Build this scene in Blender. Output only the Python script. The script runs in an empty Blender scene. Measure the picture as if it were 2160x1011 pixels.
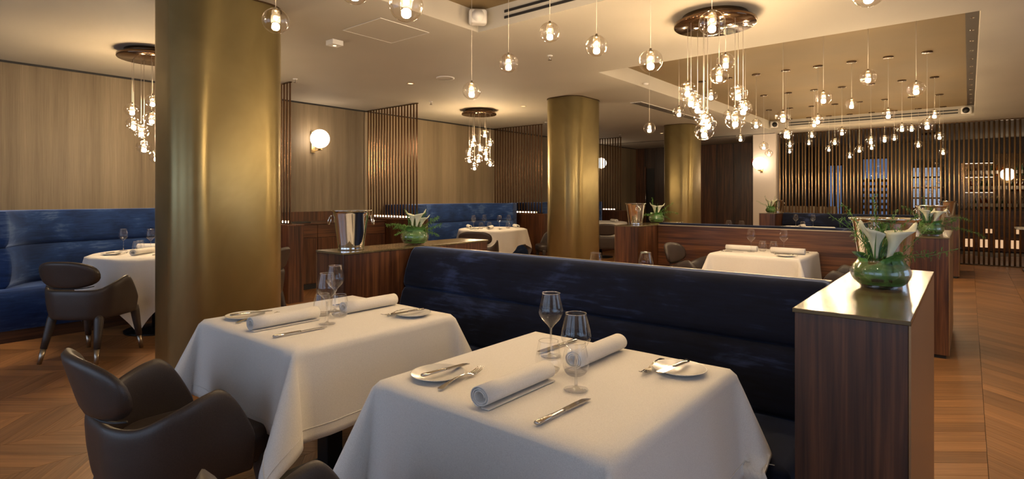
import bpy, bmesh, math, random
from mathutils import Vector, Matrix
random.seed(7)
PI = math.pi
scene = bpy.context.scene
COL = scene.collection

# ------------------------------------------------------------------ camera, world, light, exposure
cam_d = bpy.data.cameras.new('camera')
cam = bpy.data.objects.new('camera', cam_d)
COL.objects.link(cam)
cam.location = (0, 0, 1.30)
cam.rotation_euler = (PI / 2, 0, math.radians(39.39))
cam_d.sensor_width = 36
cam_d.lens = 1174 / 2160 * 36
cam_d.shift_y = -92.5 / 2160
cam_d.clip_start = 0.05
scene.camera = cam

world = bpy.data.worlds.new('sky')
scene.world = world
world.use_nodes = True
bg = world.node_tree.nodes['Background']
bg.inputs[0].default_value = (0.55, 0.72, 1.0, 1)
bg.inputs[1].default_value = 1.9

scene.view_settings.view_transform = 'Standard'
scene.view_settings.look = 'None'
scene.view_settings.gamma = 1
scene.view_settings.exposure = 0.33
scene.cycles.transparent_max_bounces = 40
scene.view_settings.use_curve_mapping = False
BULB = 400.0         # radiance of the pendant bulbs
GLOBE = 8.0         # opal wall globes
WARM = (1.0, 0.75, 0.46)

H = 2.70             # ceiling height
HR = 2.88            # recess ceiling height
XL = -7.70           # left wall
XR = 3.20
YB = -2.60
YF = 17.90
SCREEN_Y = 13.55

# ------------------------------------------------------------------ materials
MATS = {}
def new_mat(name):
    m = bpy.data.materials.new(name); m.use_nodes = True
    nt = m.node_tree
    return m, nt, nt.nodes['Principled BSDF']

def N(nt, t, **kw):
    n = nt.nodes.new(t)
    for k, v in kw.items():
        setattr(n, k, v)
    return n

def setp(b, **kw):
    for k, v in kw.items():
        k = k.replace('_', ' ')
        if k in b.inputs:
            b.inputs[k].default_value = v

def mapping(nt, scale, coord='Object', rot=(0, 0, 0)):
    tc = N(nt, 'ShaderNodeTexCoord'); mp = N(nt, 'ShaderNodeMapping')
    mp.inputs['Scale'].default_value = scale
    mp.inputs['Rotation'].default_value = rot
    nt.links.new(tc.outputs[coord], mp.inputs['Vector'])
    return mp.outputs['Vector']

def noise(nt, vec, scale, detail=4, rough=0.5, dist=0.0):
    n = N(nt, 'ShaderNodeTexNoise')
    n.inputs['Scale'].default_value = scale; n.inputs['Detail'].default_value = detail
    n.inputs['Roughness'].default_value = rough; n.inputs['Distortion'].default_value = dist
    nt.links.new(vec, n.inputs['Vector'])
    return n.outputs['Fac']

def ramp(nt, fac, stops):
    r = N(nt, 'ShaderNodeValToRGB')
    e = r.color_ramp.elements
    while len(e) < len(stops): e.new(0.5)
    for i, (p, c) in enumerate(stops):
        e[i].position = p; e[i].color = (*c, 1)
    nt.links.new(fac, r.inputs['Fac'])
    return r.outputs['Color']

def bump(nt, b, fac, strength=0.1, dist=0.002):
    n = N(nt, 'ShaderNodeBump')
    n.inputs['Strength'].default_value = strength; n.inputs['Distance'].default_value = dist
    nt.links.new(fac, n.inputs['Height']); nt.links.new(n.outputs['Normal'], b.inputs['Normal'])

def simple(name, col, rough=0.5, metal=0.0, **kw):
    m, nt, b = new_mat(name)
    setp(b, Base_Color=(*col, 1), Roughness=rough, Metallic=metal, **kw)
    MATS[name] = m
    return m

def wood(name, cols, axis, rough=0.35, gscale=1.0, coat=0.0, metal=0.0):
    m, nt, b = new_mat(name)
    s = [60 * gscale] * 3; s['xyz'.index(axis)] = 1.6 * gscale
    v = mapping(nt, s)
    f1 = noise(nt, v, 1.0, 6, 0.6, 0.4)
    s2 = [7 * gscale] * 3; s2['xyz'.index(axis)] = 0.5 * gscale
    f2 = noise(nt, mapping(nt, s2), 1.0, 3, 0.5, 1.2)
    mx = N(nt, 'ShaderNodeMix'); mx.data_type = 'FLOAT'; mx.inputs[0].default_value = 0.45
    nt.links.new(f1, mx.inputs[2]); nt.links.new(f2, mx.inputs[3])
    c = ramp(nt, mx.outputs[0], [(0.36, cols[0]), (0.5, cols[1]), (0.64, cols[2])])
    nt.links.new(c, b.inputs['Base Color'])
    setp(b, Roughness=rough, Metallic=metal, Coat_Weight=coat, Coat_Roughness=0.15)
    bump(nt, b, f1, 0.15, 0.001)
    MATS[name] = m
    return m

walnut = ((0.020, 0.0065, 0.0025), (0.068, 0.024, 0.009), (0.15, 0.058, 0.021))
wood('walnut_v', walnut, 'z', 0.33, coat=0.25)
wood('walnut_x', tuple(tuple(c * 1.2 for c in k) for k in walnut), 'x', 0.35, coat=0.2)
wood('walnut_y', walnut, 'y', 0.35, coat=0.2)
wood('console_top', ((0.085, 0.062, 0.028), (0.12, 0.09, 0.043), (0.16, 0.12, 0.06)), 'x', 0.17, coat=0.25, metal=0.15)
wood('dark_panel', ((0.014, 0.007, 0.005), (0.035, 0.018, 0.012), (0.06, 0.032, 0.02)), 'z', 0.4, coat=0.15)

def mk_floor():
    m, nt, b = new_mat('parquet')
    geo = N(nt, 'ShaderNodeNewGeometry'); oi = N(nt, 'ShaderNodeObjectInfo')
    ad = N(nt, 'ShaderNodeMath', operation='ADD'); fr = N(nt, 'ShaderNodeMath', operation='FRACT')
    nt.links.new(geo.outputs['Random Per Island'], ad.inputs[0]); nt.links.new(oi.outputs['Random'], ad.inputs[1])
    nt.links.new(ad.outputs[0], fr.inputs[0])
    tc = N(nt, 'ShaderNodeTexCoord')
    # the grain follows whichever of the two chevron directions the plank's UV carries
    uv = N(nt, 'ShaderNodeUVMap'); uv.uv_map = 'grain'
    mp = N(nt, 'ShaderNodeMapping'); mp.inputs['Scale'].default_value = (1.2, 45, 1)
    nt.links.new(uv.outputs[0], mp.inputs['Vector'])
    off = N(nt, 'ShaderNodeVectorMath', operation='ADD')
    mul = N(nt, 'ShaderNodeMath', operation='MULTIPLY'); mul.inputs[1].default_value = 37
    nt.links.new(fr.outputs[0], mul.inputs[0])
    cmb = N(nt, 'ShaderNodeCombineXYZ'); nt.links.new(mul.outputs[0], cmb.inputs[2])
    nt.links.new(mp.outputs[0], off.inputs[0]); nt.links.new(cmb.outputs[0], off.inputs[1])
    f = noise(nt, off.outputs[0], 1.5, 6, 0.65, 0.6)
    c1 = ramp(nt, f, [(0.3, (0.19, 0.088, 0.030)), (0.52, (0.31, 0.148, 0.054)), (0.75, (0.43, 0.22, 0.088))])
    c2 = ramp(nt, fr.outputs[0], [(0.0, (0.72, 0.69, 0.65)), (0.5, (0.92, 0.90, 0.87)), (1.0, (1.18, 1.14, 1.08))])
    mx = N(nt, 'ShaderNodeMix'); mx.data_type = 'RGBA'; mx.blend_type = 'MULTIPLY'; mx.inputs[0].default_value = 1
    nt.links.new(c1, mx.inputs[6]); nt.links.new(c2, mx.inputs[7]); nt.links.new(mx.outputs[2], b.inputs['Base Color'])
    setp(b, Roughness=0.42)
    bump(nt, b, f, 0.12, 0.001)
    MATS['parquet'] = m
mk_floor()

def mk_velvet(name, dark, mid, light, sheen=0.8):
    m, nt, b = new_mat(name)
    v = mapping(nt, (1.3, 1.3, 2.6))
    f = noise(nt, v, 1.7, 5, 0.6, 0.5)
    f2 = noise(nt, mapping(nt, (6, 6, 60)), 1.0, 3, 0.6, 0.5)
    mx = N(nt, 'ShaderNodeMix'); mx.data_type = 'FLOAT'; mx.inputs[0].default_value = 0.3
    nt.links.new(f, mx.inputs[2]); nt.links.new(f2, mx.inputs[3])
    c = ramp(nt, mx.outputs[0], [(0.40, dark), (0.54, mid), (0.70, light)])
    nt.links.new(c, b.inputs['Base Color'])
    setp(b, Roughness=0.85, Sheen_Weight=sheen, Sheen_Roughness=0.35, Sheen_Tint=(0.35, 0.5, 0.95, 1), Specular_IOR_Level=0.2)
    bump(nt, b, f2, 0.2, 0.002)
    MATS[name] = m
mk_velvet('velvet_navy', (0.0028, 0.0038, 0.011), (0.0048, 0.0075, 0.022), (0.030, 0.048, 0.13), 0.4)
mk_velvet('velvet_blue', (0.006, 0.017, 0.065), (0.011, 0.034, 0.125), (0.075, 0.125, 0.24), 0.8)

def mk_wall():
    m, nt, b = new_mat('wallpaper')
    f = noise(nt, mapping(nt, (9, 9, 0.12)), 1.0, 3, 0.6, 0.2)
    f2 = noise(nt, mapping(nt, (130, 130, 2)), 1.0, 4, 0.6, 0.2)
    f3 = noise(nt, mapping(nt, (1.6, 1.6, 1.6)), 1.0, 4, 0.6, 1)
    a = N(nt, 'ShaderNodeMath', operation='ADD'); nt.links.new(f, a.inputs[0]); nt.links.new(f2, a.inputs[1])
    f3 = noise(nt, mapping(nt, (2.8, 2.8, 0.05)), 1.0, 2, 0.5)
    a2 = N(nt, 'ShaderNodeMath', operation='ADD'); nt.links.new(a.outputs[0], a2.inputs[0]); nt.links.new(f3, a2.inputs[1])
    d = N(nt, 'ShaderNodeMath', operation='DIVIDE'); nt.links.new(a2.outputs[0], d.inputs[0]); d.inputs[1].default_value = 3
    c = ramp(nt, d.outputs[0], [(0.38, (0.135, 0.098, 0.056)), (0.5, (0.195, 0.147, 0.088)), (0.62, (0.265, 0.205, 0.128))])
    nt.links.new(c, b.inputs['Base Color'])
    setp(b, Roughness=0.55)
    bump(nt, b, f2, 0.15, 0.002)
    MATS['wallpaper'] = m
mk_wall()

def mk_brass():
    m, nt, b = new_mat('brushed_brass')
    f = noise(nt, mapping(nt, (2.5, 2.5, 220)), 1.0, 3, 0.6)
    f2 = noise(nt, mapping(nt, (1.5, 1.5, 1.1)), 1.0, 4, 0.6, 0.8)
    c = ramp(nt, f2, [(0.3, (0.33, 0.26, 0.115)), (0.7, (0.46, 0.37, 0.175))])
    nt.links.new(c, b.inputs['Base Color'])
    setp(b, Metallic=0.8, Roughness=0.40, Anisotropic=0.85, Anisotropic_Rotation=0.25)
    bump(nt, b, f, 0.12, 0.001)
    MATS['brushed_brass'] = m
mk_brass()

def mk_ceiling(name, col, amt=0.0):
    m, nt, b = new_mat(name)
    f = noise(nt, mapping(nt, (0.9, 0.9, 0.9)), 1.0, 3, 0.5)
    c = ramp(nt, f, [(0.3, tuple(k * (0.94 - amt) for k in col)), (0.7, tuple(k * (1.03 + amt) for k in col))])
    nt.links.new(c, b.inputs['Base Color'])
    setp(b, Roughness=0.75)
    MATS[name] = m
mk_ceiling('ceiling_paint', (0.44, 0.405, 0.34))
mk_ceiling('recess_gold', (0.185, 0.13, 0.062), 0.04)

simple('white_plaster', (0.66, 0.58, 0.5), 0.7)

def mk_linen():
    m, nt, b = new_mat('linen')
    f = noise(nt, mapping(nt, (420, 420, 420)), 1.0, 2, 0.6)
    f2 = noise(nt, mapping(nt, (5, 5, 5)), 1.0, 3, 0.5)
    c = ramp(nt, f, [(0.3, (0.60, 0.565, 0.52)), (0.7, (0.72, 0.685, 0.635))])
    nt.links.new(c, b.inputs['Base Color'])
    setp(b, Roughness=0.85, Sheen_Weight=0.15)
    a = N(nt, 'ShaderNodeMath', operation='ADD'); nt.links.new(f2, a.inputs[0]); nt.links.new(f, a.inputs[1])
    bump(nt, b, a.outputs[0], 0.12, 0.002)
    MATS['linen'] = m
mk_linen()

def mk_leather():
    m, nt, b = new_mat('leather')
    f = noise(nt, mapping(nt, (260, 260, 260)), 1.0, 3, 0.6)
    c = ramp(nt, f, [(0.3, (0.030, 0.021, 0.018)), (0.7, (0.048, 0.034, 0.028))])
    nt.links.new(c, b.inputs['Base Color'])
    setp(b, Roughness=0.42, Specular_IOR_Level=0.55)
    bump(nt, b, f, 0.25, 0.0012)
    MATS['leather'] = m
mk_leather()

def mk_glass(name, tint=(1, 1, 1), power=3.0, extra=0.04, solid=0.0):
    # thin clear glass: a pane or blown shell that reflects by its angle and lets the rest through
    m = bpy.data.materials.new(name); m.use_nodes = True
    nt = m.node_tree; nt.nodes.clear()
    out = N(nt, 'ShaderNodeOutputMaterial'); mix = N(nt, 'ShaderNodeMixShader')
    tr = N(nt, 'ShaderNodeBsdfTransparent'); gl = N(nt, 'ShaderNodeBsdfGlossy')
    lw = N(nt, 'ShaderNodeLayerWeight'); lw.inputs['Blend'].default_value = 0.28
    mp = N(nt, 'ShaderNodeMapRange'); mp.inputs['To Min'].default_value = extra; mp.inputs['To Max'].default_value = 0.92
    nt.links.new(lw.outputs['Facing'], mp.inputs['Value'])
    pw = N(nt, 'ShaderNodeMath', operation='POWER'); pw.inputs[1].default_value = power
    nt.links.new(mp.outputs[0], pw.inputs[0])
    ad = N(nt, 'ShaderNodeMath', operation='ADD'); ad.inputs[1].default_value = extra
    nt.links.new(pw.outputs[0], ad.inputs[0])
    tr.inputs[0].default_value = (*tint, 1); gl.inputs['Color'].default_value = (0.95, 0.95, 0.95, 1); gl.inputs['Roughness'].default_value = 0.03
    nt.links.new(ad.outputs[0], mix.inputs[0]); nt.links.new(tr.outputs[0], mix.inputs[1]); nt.links.new(gl.outputs[0], mix.inputs[2])
    res = mix.outputs[0]
    if solid:
        g = N(nt, 'ShaderNodeBsdfGlass'); g.inputs['Roughness'].default_value = 0.0; g.inputs['IOR'].default_value = 1.48
        m2 = N(nt, 'ShaderNodeMixShader'); m2.inputs[0].default_value = solid
        nt.links.new(res, m2.inputs[1]); nt.links.new(g.outputs[0], m2.inputs[2]); res = m2.outputs[0]
    nt.links.new(res, out.inputs['Surface'])
    MATS[name] = m
mk_glass('thick_glass', (0.985, 0.985, 0.985), extra=0.05, solid=0.35, power=2.3)
mk_glass('clear_glass', (0.985, 0.985, 0.985), extra=0.045, power=2.3)
mk_glass('rim_glass', (0.9, 0.9, 0.9), extra=0.35)
mk_glass('lamp_glass', (0.97, 0.95, 0.92), extra=0.04, power=2.0)
mk_glass('ribbed_glass', (0.78, 0.72, 0.62), extra=0.06)
def frost(m):
    # pressed ribbed glass: part of the lamplight is scattered inside it
    nt = m.node_tree; out = [n for n in nt.nodes if n.type == 'OUTPUT_MATERIAL'][0]; src = out.inputs[0].links[0].from_socket
    t = N(nt, 'ShaderNodeBsdfTranslucent'); t.inputs[0].default_value = (0.9, 0.86, 0.78, 1); mx = N(nt, 'ShaderNodeMixShader'); mx.inputs[0].default_value = 0.02
    nt.links.new(src, mx.inputs[1]); nt.links.new(t.outputs[0], mx.inputs[2]); nt.links.new(mx.outputs[0], out.inputs[0])
frost(MATS['ribbed_glass'])
mk_glass('green_glass', (0.45, 0.62, 0.45), extra=0.06)
mk_glass('amber_glass', (0.75, 0.45, 0.18), extra=0.06)
simple('chrome', (0.80, 0.78, 0.75), 0.07, 1.0)
mk_glass('dimming_glass', (0.27, 0.29, 0.33), extra=0.03)  # tint added to dim daylight in the far windows
simple('steel', (0.50, 0.48, 0.46), 0.16, 1.0)
simple('porcelain', (0.62, 0.60, 0.56), 0.22)
simple('brass_satin', (0.55, 0.40, 0.20), 0.28, 1.0)
simple('bronze_slat', (0.16, 0.085, 0.042), 0.22, 0.85)
simple('bronze_tube', (0.44, 0.30, 0.17), 0.3, 0.9)
simple('bronze_dark', (0.10, 0.06, 0.03), 0.25, 0.8)
simple('bronze_gloss', (0.13, 0.075, 0.04), 0.12, 0.85)
simple('bronze_side', (0.34, 0.20, 0.095), 0.38, 0.75)
simple('cap_beige', (0.36, 0.30, 0.22), 0.35, 0.2)
simple('track_black', (0.035, 0.022, 0.013), 0.5)
simple('black', (0.010, 0.009, 0.009), 0.5)
simple('black_metal', (0.015, 0.014, 0.014), 0.35, 0.6)
simple('white_plastic', (0.7, 0.68, 0.64), 0.45)
simple('cable', (0.55, 0.5, 0.42), 0.4)
simple('stone', (0.5, 0.47, 0.42), 0.3)
simple('red', (0.6, 0.03, 0.02), 0.4)
simple('paper', (0.5, 0.45, 0.38), 0.7)
simple('beige_leather', (0.42, 0.35, 0.26), 0.5)
simple('lily_white', (0.70, 0.70, 0.52), 0.5)
simple('fern_green', (0.11, 0.26, 0.05), 0.5)
simple('blade_green', (0.05, 0.15, 0.03), 0.4)
simple('moss', (0.12, 0.10, 0.02), 0.9)
simple('soil', (0.02, 0.012, 0.008), 0.9)
simple('tip_metal', (0.42, 0.36, 0.29), 0.3, 1.0)
simple('wood_tip', (0.16, 0.07, 0.03), 0.4)

def mk_leaf():
    m, nt, b = new_mat('leaf_green')
    f = noise(nt, mapping(nt, (14, 14, 50)), 1.0, 4, 0.6, 1.0)
    c = ramp(nt, f, [(0.3, (0.03, 0.10, 0.018)), (0.55, (0.075, 0.21, 0.04)), (0.8, (0.17, 0.35, 0.09))])
    nt.links.new(c, b.inputs['Base Color']); setp(b, Roughness=0.28)
    MATS['leaf_green'] = m
mk_leaf()

def emit(name, col, strength):
    m = bpy.data.materials.new(name); m.use_nodes = True
    nt = m.node_tree; nt.nodes.clear()
    out = N(nt, 'ShaderNodeOutputMaterial'); e = N(nt, 'ShaderNodeEmission')
    e.inputs[0].default_value = (*col, 1); e.inputs[1].default_value = strength
    nt.links.new(e.outputs[0], out.inputs['Surface'])
    MATS[name] = m
emit('bulb_light', WARM, BULB)
emit('opal_light', (1.0, 0.78, 0.56), GLOBE)
emit('led_light', (1.0, 0.70, 0.46), 9)
emit('spot_light', (1.0, 0.7, 0.36), 2.5)
emit('bottle_fill', (1.0, 0.8, 0.6), 3.5)  # fill emission added to brighten the bottles
emit('bar_glow', (1.0, 0.60, 0.32), 0.6)
emit('pane_glow', (0.70, 0.80, 1.0), 0.35)  # daylight of bluish panes put in as an even glow
emit('exit_green', (0.05, 0.9, 0.4), 1.5)
M = MATS

# ------------------------------------------------------------------ mesh helpers
class MB:
    def __init__(s): s.v = []; s.f = []
    def add(s, vs, fs):
        o = len(s.v); s.v += [tuple(p) for p in vs]; s.f += [tuple(i + o for i in f) for f in fs]
        return s
    def box(s, a, b):
        x0, y0, z0 = a; x1, y1, z1 = b
        return s.add([(x0, y0, z0), (x1, y0, z0), (x1, y1, z0), (x0, y1, z0), (x0, y0, z1), (x1, y0, z1), (x1, y1, z1), (x0, y1, z1)],
                     [(0, 3, 2, 1), (4, 5, 6, 7), (0, 1, 5, 4), (1, 2, 6, 5), (2, 3, 7, 6), (3, 0, 4, 7)])
    def lathe(s, prof, n=24, c=(0, 0, 0), sx=1, sy=1):
        vs = []; fs = []; k = len(prof)
        for i in range(n):
            a = 2 * PI * i / n
            for r, z in prof: vs.append((c[0] + r * math.cos(a) * sx, c[1] + r * math.sin(a) * sy, c[2] + z))
        for i in range(n):
            j = (i + 1) % n
            for q in range(k - 1): fs.append((i * k + q, j * k + q, j * k + q + 1, i * k + q + 1))
        return s.add(vs, fs)
    def tube(s, pts, r, n=8, cap=True):
        pts = [Vector(p) for p in pts]; rr = r if isinstance(r, (list, tuple)) else [r] * len(pts)
        vs = []; fs = []; up = None
        for i, p in enumerate(pts):
            t = (pts[min(i + 1, len(pts) - 1)] - pts[max(i - 1, 0)]).normalized()
            if up is None: up = Vector((0, 0, 1)) if abs(t.z) < 0.9 else Vector((1, 0, 0))
            a = t.cross(up)
            if a.length < 1e-4: a = t.cross(Vector((0, 1, 0)))
            a.normalize(); b = a.cross(t).normalized(); up = b
            for k in range(n):
                w = 2 * PI * k / n; vs.append(p + a * rr[i] * math.cos(w) + b * rr[i] * math.sin(w))
        for i in range(len(pts) - 1):
            for k in range(n):
                l = (k + 1) % n; fs.append((i * n + k, i * n + l, (i + 1) * n + l, (i + 1) * n + k))
        if cap: fs += [tuple(range(n))[::-1], tuple((len(pts) - 1) * n + k for k in range(n))]
        return s.add(vs, fs)
    def grid(s, fn, nu, nv, closeu=False):
        vs = [fn(i / (nu if closeu else nu - 1), j / (nv - 1)) for i in range(nu) for j in range(nv)]
        fs = []
        for i in range(nu if closeu else nu - 1):
            k = (i + 1) % nu
            for j in range(nv - 1): fs.append((i * nv + j, k * nv + j, k * nv + j + 1, i * nv + j + 1))
        return s.add(vs, fs)
    def rings(s, rings, cap=True):
        n = len(rings[0]); vs = [p for r in rings for p in r]; fs = []
        for i in range(len(rings) - 1):
            for k in range(n):
                l = (k + 1) % n; fs.append((i * n + k, i * n + l, (i + 1) * n + l, (i + 1) * n + k))
        if cap: fs += [tuple(range(n))[::-1], tuple((len(rings) - 1) * n + k for k in range(n))]
        return s.add(vs, fs)
    def build(s, name, mat, parent=None, smooth=True, bevel=0, solid=0, sub=0, loc=None, recalc=True):
        me = bpy.data.meshes.new(name); me.from_pydata(s.v, [], s.f)
        if recalc:
            bm = bmesh.new(); bm.from_mesh(me); bmesh.ops.recalc_face_normals(bm, faces=bm.faces); bm.to_mesh(me); bm.free()
        me.materials.append(M[mat] if isinstance(mat, str) else mat)
        if smooth: me.shade_smooth()
        o = bpy.data.objects.new(name, me); COL.objects.link(o)
        if parent: o.parent = parent
        if loc: o.location = loc
        if solid:
            q = o.modifiers.new('solid', 'SOLIDIFY'); q.thickness = solid; q.offset = 0
        if bevel:
            q = o.modifiers.new('bevel', 'BEVEL'); q.width = bevel; q.segments = 2; q.limit_method = 'ANGLE'; q.angle_limit = math.radians(40)
            if smooth:
                q.harden_normals = True
        if sub:
            q = o.modifiers.new('sub', 'SUBSURF'); q.levels = sub; q.render_levels = sub
        return o

def rrect(a, b, r, n=6, cx=0, cy=0, z=0):
    r = min(r, a, b); pts = []
    for (sx, sy, a0) in ((1, 1, 0), (-1, 1, 90), (-1, -1, 180), (1, -1, 270)):
        for k in range(n + 1):
            w = math.radians(a0 + 90 * k / n)
            pts.append((cx + sx * (a - r) + r * math.cos(w), cy + sy * (b - r) + r * math.sin(w), z))
    return pts

def slab(mb, a, b, z0, z1, rc, re, cx=0, cy=0, n=6):
    """cushion-like block: rounded in plan (rc) and on its edges (re)"""
    R = []
    for k in range(5):
        w = PI / 2 * k / 4; i = re * (1 - math.sin(w)); R.append(rrect(a - i, b - i, max(rc - i, .002), n, cx, cy, z0 + re * (1 - math.cos(w))))
    for k in range(5):
        w = PI / 2 * k / 4; i = re * (1 - math.cos(w)); R.append(rrect(a - i, b - i, max(rc - i, .002), n, cx, cy, z1 - re + re * math.sin(w)))
    return mb.rings(R)

def thing(name, label, cat, loc=(0, 0, 0), rz=0, group=None):
    o = bpy.data.objects.new(name, None); COL.objects.link(o)
    o.empty_display_size = 0.1
    o.location = loc; o.rotation_euler = (0, 0, rz); o['label'] = label; o['category'] = cat
    if group: o['group'] = group
    return o
def tag(o, label, cat, group=None):
    o['label'] = label; o['category'] = cat
    if group: o['group'] = group
    return o
def dup(root, loc, rz=0, label=None, group=None):
    r = root.copy(); COL.objects.link(r); r.location = loc; r.rotation_euler = (0, 0, rz)
    if label: r['label'] = label
    if group: r['group'] = group
    for ch in list(root.children):
        c = ch.copy(); COL.objects.link(c); c.parent = r
        for g in list(ch.children):
            d = g.copy(); COL.objects.link(d); d.parent = c
    return r
def struct(o):
    o['kind'] = 'structure'; return o
PROTO = {}
def make(key, builder, loc, rz, label, group=None):
    """first time builds the thing itself, afterwards copies it with its parts"""
    if key not in PROTO:
        t = builder(); PROTO[key] = t
        t.location = loc; t.rotation_euler = (0, 0, rz); t['label'] = label
        if group: t['group'] = group
        return t
    return dup(PROTO[key], loc, rz, label, group)
ORD = ['first', 'second', 'third', 'fourth', 'fifth', 'sixth', 'seventh', 'eighth', 'ninth', 'tenth', 'eleventh', 'twelfth', 'thirteenth', 'fourteenth', 'fifteenth']

# ------------------------------------------------------------------ floor: chevron parquet
fl = MB().box((XL - .3, YB - .3, -0.12), (XR + .3, YF + .3, -0.014)).build('floor', 'black', smooth=False); struct(fl)
CW = 0.44; X0 = 0.07; PW = 0.155; TA = math.tan(math.radians(39)); G = 0.0011
def plank_mesh(sgn):
    me = bpy.data.meshes.new('plank'); rise = sgn * CW * TA
    p = [(G, G), (CW - G, rise + G), (CW - G, rise + PW - G), (G, PW - G)]
    v = [(x, y, 0) for x, y in p] + [(x, y, -.013) for x, y in p]
    me.from_pydata(v, [], [(0, 1, 2, 3), (0, 4, 5, 1), (1, 5, 6, 2), (2, 6, 7, 3), (3, 7, 4, 0)])
    uvl = me.uv_layers.new(name='grain'); ang = math.atan(sgn * TA)
    for l in me.loops:
        x, y, z = me.vertices[l.vertex_index].co
        uvl.data[l.index].uv = (x * math.cos(ang) + y * math.sin(ang), -x * math.sin(ang) + y * math.cos(ang))
    me.materials.append(M['parquet']); return me
PM = {1: plank_mesh(1), -1: plank_mesh(-1)}
def to_px(x, y, z):
    d = -.6347 * x + .7728 * y; l = .7728 * x + .6347 * y
    if d < .2: return None
    return 1080 + 1174 * l / d, 413 + 1174 * (1.3 - z) / d, d
cells = []
ncol0 = math.floor((XL - X0) / CW); ncol1 = math.ceil((XR - X0) / CW)
for c in range(ncol0, ncol1):
    sgn = 1 if (c % 2) else -1          # the column just left of the seam (c = -1) runs up to the right
    y = YB - .4
    while y < SCREEN_Y + 2.2:
        cells.append((X0 + c * CW, y, sgn)); y += PW
def vis(x, y, s):
    cx, cy = x + CW / 2, y + s * CW * TA / 2 + PW / 2
    p = to_px(cx, cy, 0)
    if not p: return 99
    u, v, d = p
    if u < -30 or u > 2200 or v > 1060: return 99
    open_left = (u < 420 and cx > -6.6) ; open_right = (cx > -.15); mid = (420 <= u < 1000 and cy < 1.2)
    return d if (open_left or open_right or mid) else d + 30
cells.sort(key=lambda q: vis(*q))
for (x, y, s) in cells[:300]:
    o = bpy.data.objects.new('plank', PM[s]); COL.objects.link(o); o.parent = fl; o.location = (x, y, 0)
rest = bpy.data.meshes.new('plank_field'); V = []; Fc = []; UV = []
for (x, y, s) in cells[300:]:
    if y < YB - .3: continue
    me = PM[s]; o = len(V)
    V += [(v.co.x + x, v.co.y + y, v.co.z) for v in me.vertices]
    for p in me.polygons:
        Fc.append(tuple(i + o for i in p.vertices)); UV += [tuple(me.uv_layers[0].data[l].uv) for l in p.loop_indices]
rest.from_pydata(V, [], Fc); uvl = rest.uv_layers.new(name='grain')
for i, q in enumerate(UV): uvl.data[i].uv = q
rest.materials.append(M['parquet'])
ro = bpy.data.objects.new('plank_field', rest); COL.objects.link(ro); ro.parent = fl; ro['kind'] = 'stuff'

# ------------------------------------------------------------------ walls
wl = struct(MB().box((XL - .2, YB, 0), (XL, YF, H + .25)).build('wall_left', 'wallpaper', smooth=False))
# black strip painted for the shade of the recessed gap between wallpaper and ceiling
MB().box((XL, YB, H - .022), (XL + .012, 15.2, H)).build('gap_shade', 'black', wl, smooth=False)

def wall_with_openings(name, axis, pos, th, u0, u1, ops, mat):
    """wall in plane axis=pos with rectangular openings (ua,ub,za,zb)"""
    mb = MB()
    def bx(a, b, z0, z1):
        if b - a < 1e-4 or z1 - z0 < 1e-4: return
        if axis == 'y': mb.box((a, pos, z0), (b, pos + th, z1))
        else: mb.box((pos, a, z0), (pos + th, b, z1))
    cur = u0
    for (a, b, z0, z1) in sorted(ops):
        bx(cur, a, 0, H + .25); bx(a, b, 0, z0); bx(a, b, z1, H + .25); cur = b
    bx(cur, u1, 0, H + .25)
    return struct(mb.build(name, mat, smooth=False))
WIN_BACK = [(-6.9, -4.6, .35, 2.45), (-4.2, -1.9, .35, 2.45), (-1.5, .8, .35, 2.45)]
WIN_RIGHT = [(-1.2, 1.4, .35, 2.45), (3.4, 6.0, .35, 2.45)]
wall_with_openings('wall_back', 'y', YB - .2, .2, XL - .2, XR + .2, WIN_BACK, 'white_plaster')
wall_with_openings('wall_right', 'x', XR, .2, YB, YF, WIN_RIGHT, 'white_plaster')
FAR_OPS = [(-3.15, -2.72, .5, 2.2), (-2.3, -1.62, .6, 2.35)]
wall_with_openings('wall_far', 'y', YF, .2, XL - .2, XR + .2, FAR_OPS, 'dark_panel')
wn = 0
def window(axis, pos, a, b, z0, z1, nm, gm='clear_glass'):
    global wn; wn += 1
    fr = MB(); w = .05
    def B(u0, u1, zz0, zz1, mb=fr, t0=.06, t1=.14):
        if axis == 'y': mb.box((u0, pos + t0, zz0), (u1, pos + t1, zz1))
        else: mb.box((pos + t0, u0, zz0), (pos + t1, u1, zz1))
    B(a, a + w, z0, z1); B(b - w, b, z0, z1); B(a + w, b - w, z0, z0 + w); B(a + w, b - w, z1 - w, z1)
    for k in range(1, nm): c = a + (b - a) * k / nm; B(c - .02, c + .02, z0 + w, z1 - w)
    o = struct(fr.build('window_%d' % wn, 'black_metal', smooth=False))
    for k in range(nm):
        p = MB(); c0 = a + (b - a) * k / nm + (.02 if k else w); c1 = a + (b - a) * (k + 1) / nm - (.02 if k < nm - 1 else w)
        B(c0, c1, z0 + w, z1 - w, p, .095, .101); p.build('pane', gm, o, smooth=False)
def portal(axis, pos, a, b, z0, z1, rot):
    L = bpy.data.lights.new('daylight', 'AREA'); L.shape = 'RECTANGLE'; L.size = b - a; L.size_y = z1 - z0
    L.cycles.is_portal = True
    o = bpy.data.objects.new('daylight', L); COL.objects.link(o)
    o.location = ((a + b) / 2, pos, (z0 + z1) / 2) if axis == 'y' else (pos, (a + b) / 2, (z0 + z1) / 2)
    o.rotation_euler = rot
for (a, b, z0, z1) in WIN_BACK:
    window('y', YB - .2, a, b, z0, z1, 2); portal('y', YB + .01, a, b, z0, z1, (PI / 2, 0, PI))
for (a, b, z0, z1) in WIN_RIGHT:
    window('x', XR, a, b, z0, z1, 2); portal('x', XR - .01, a, b, z0, z1, (PI / 2, 0, PI / 2))
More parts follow.
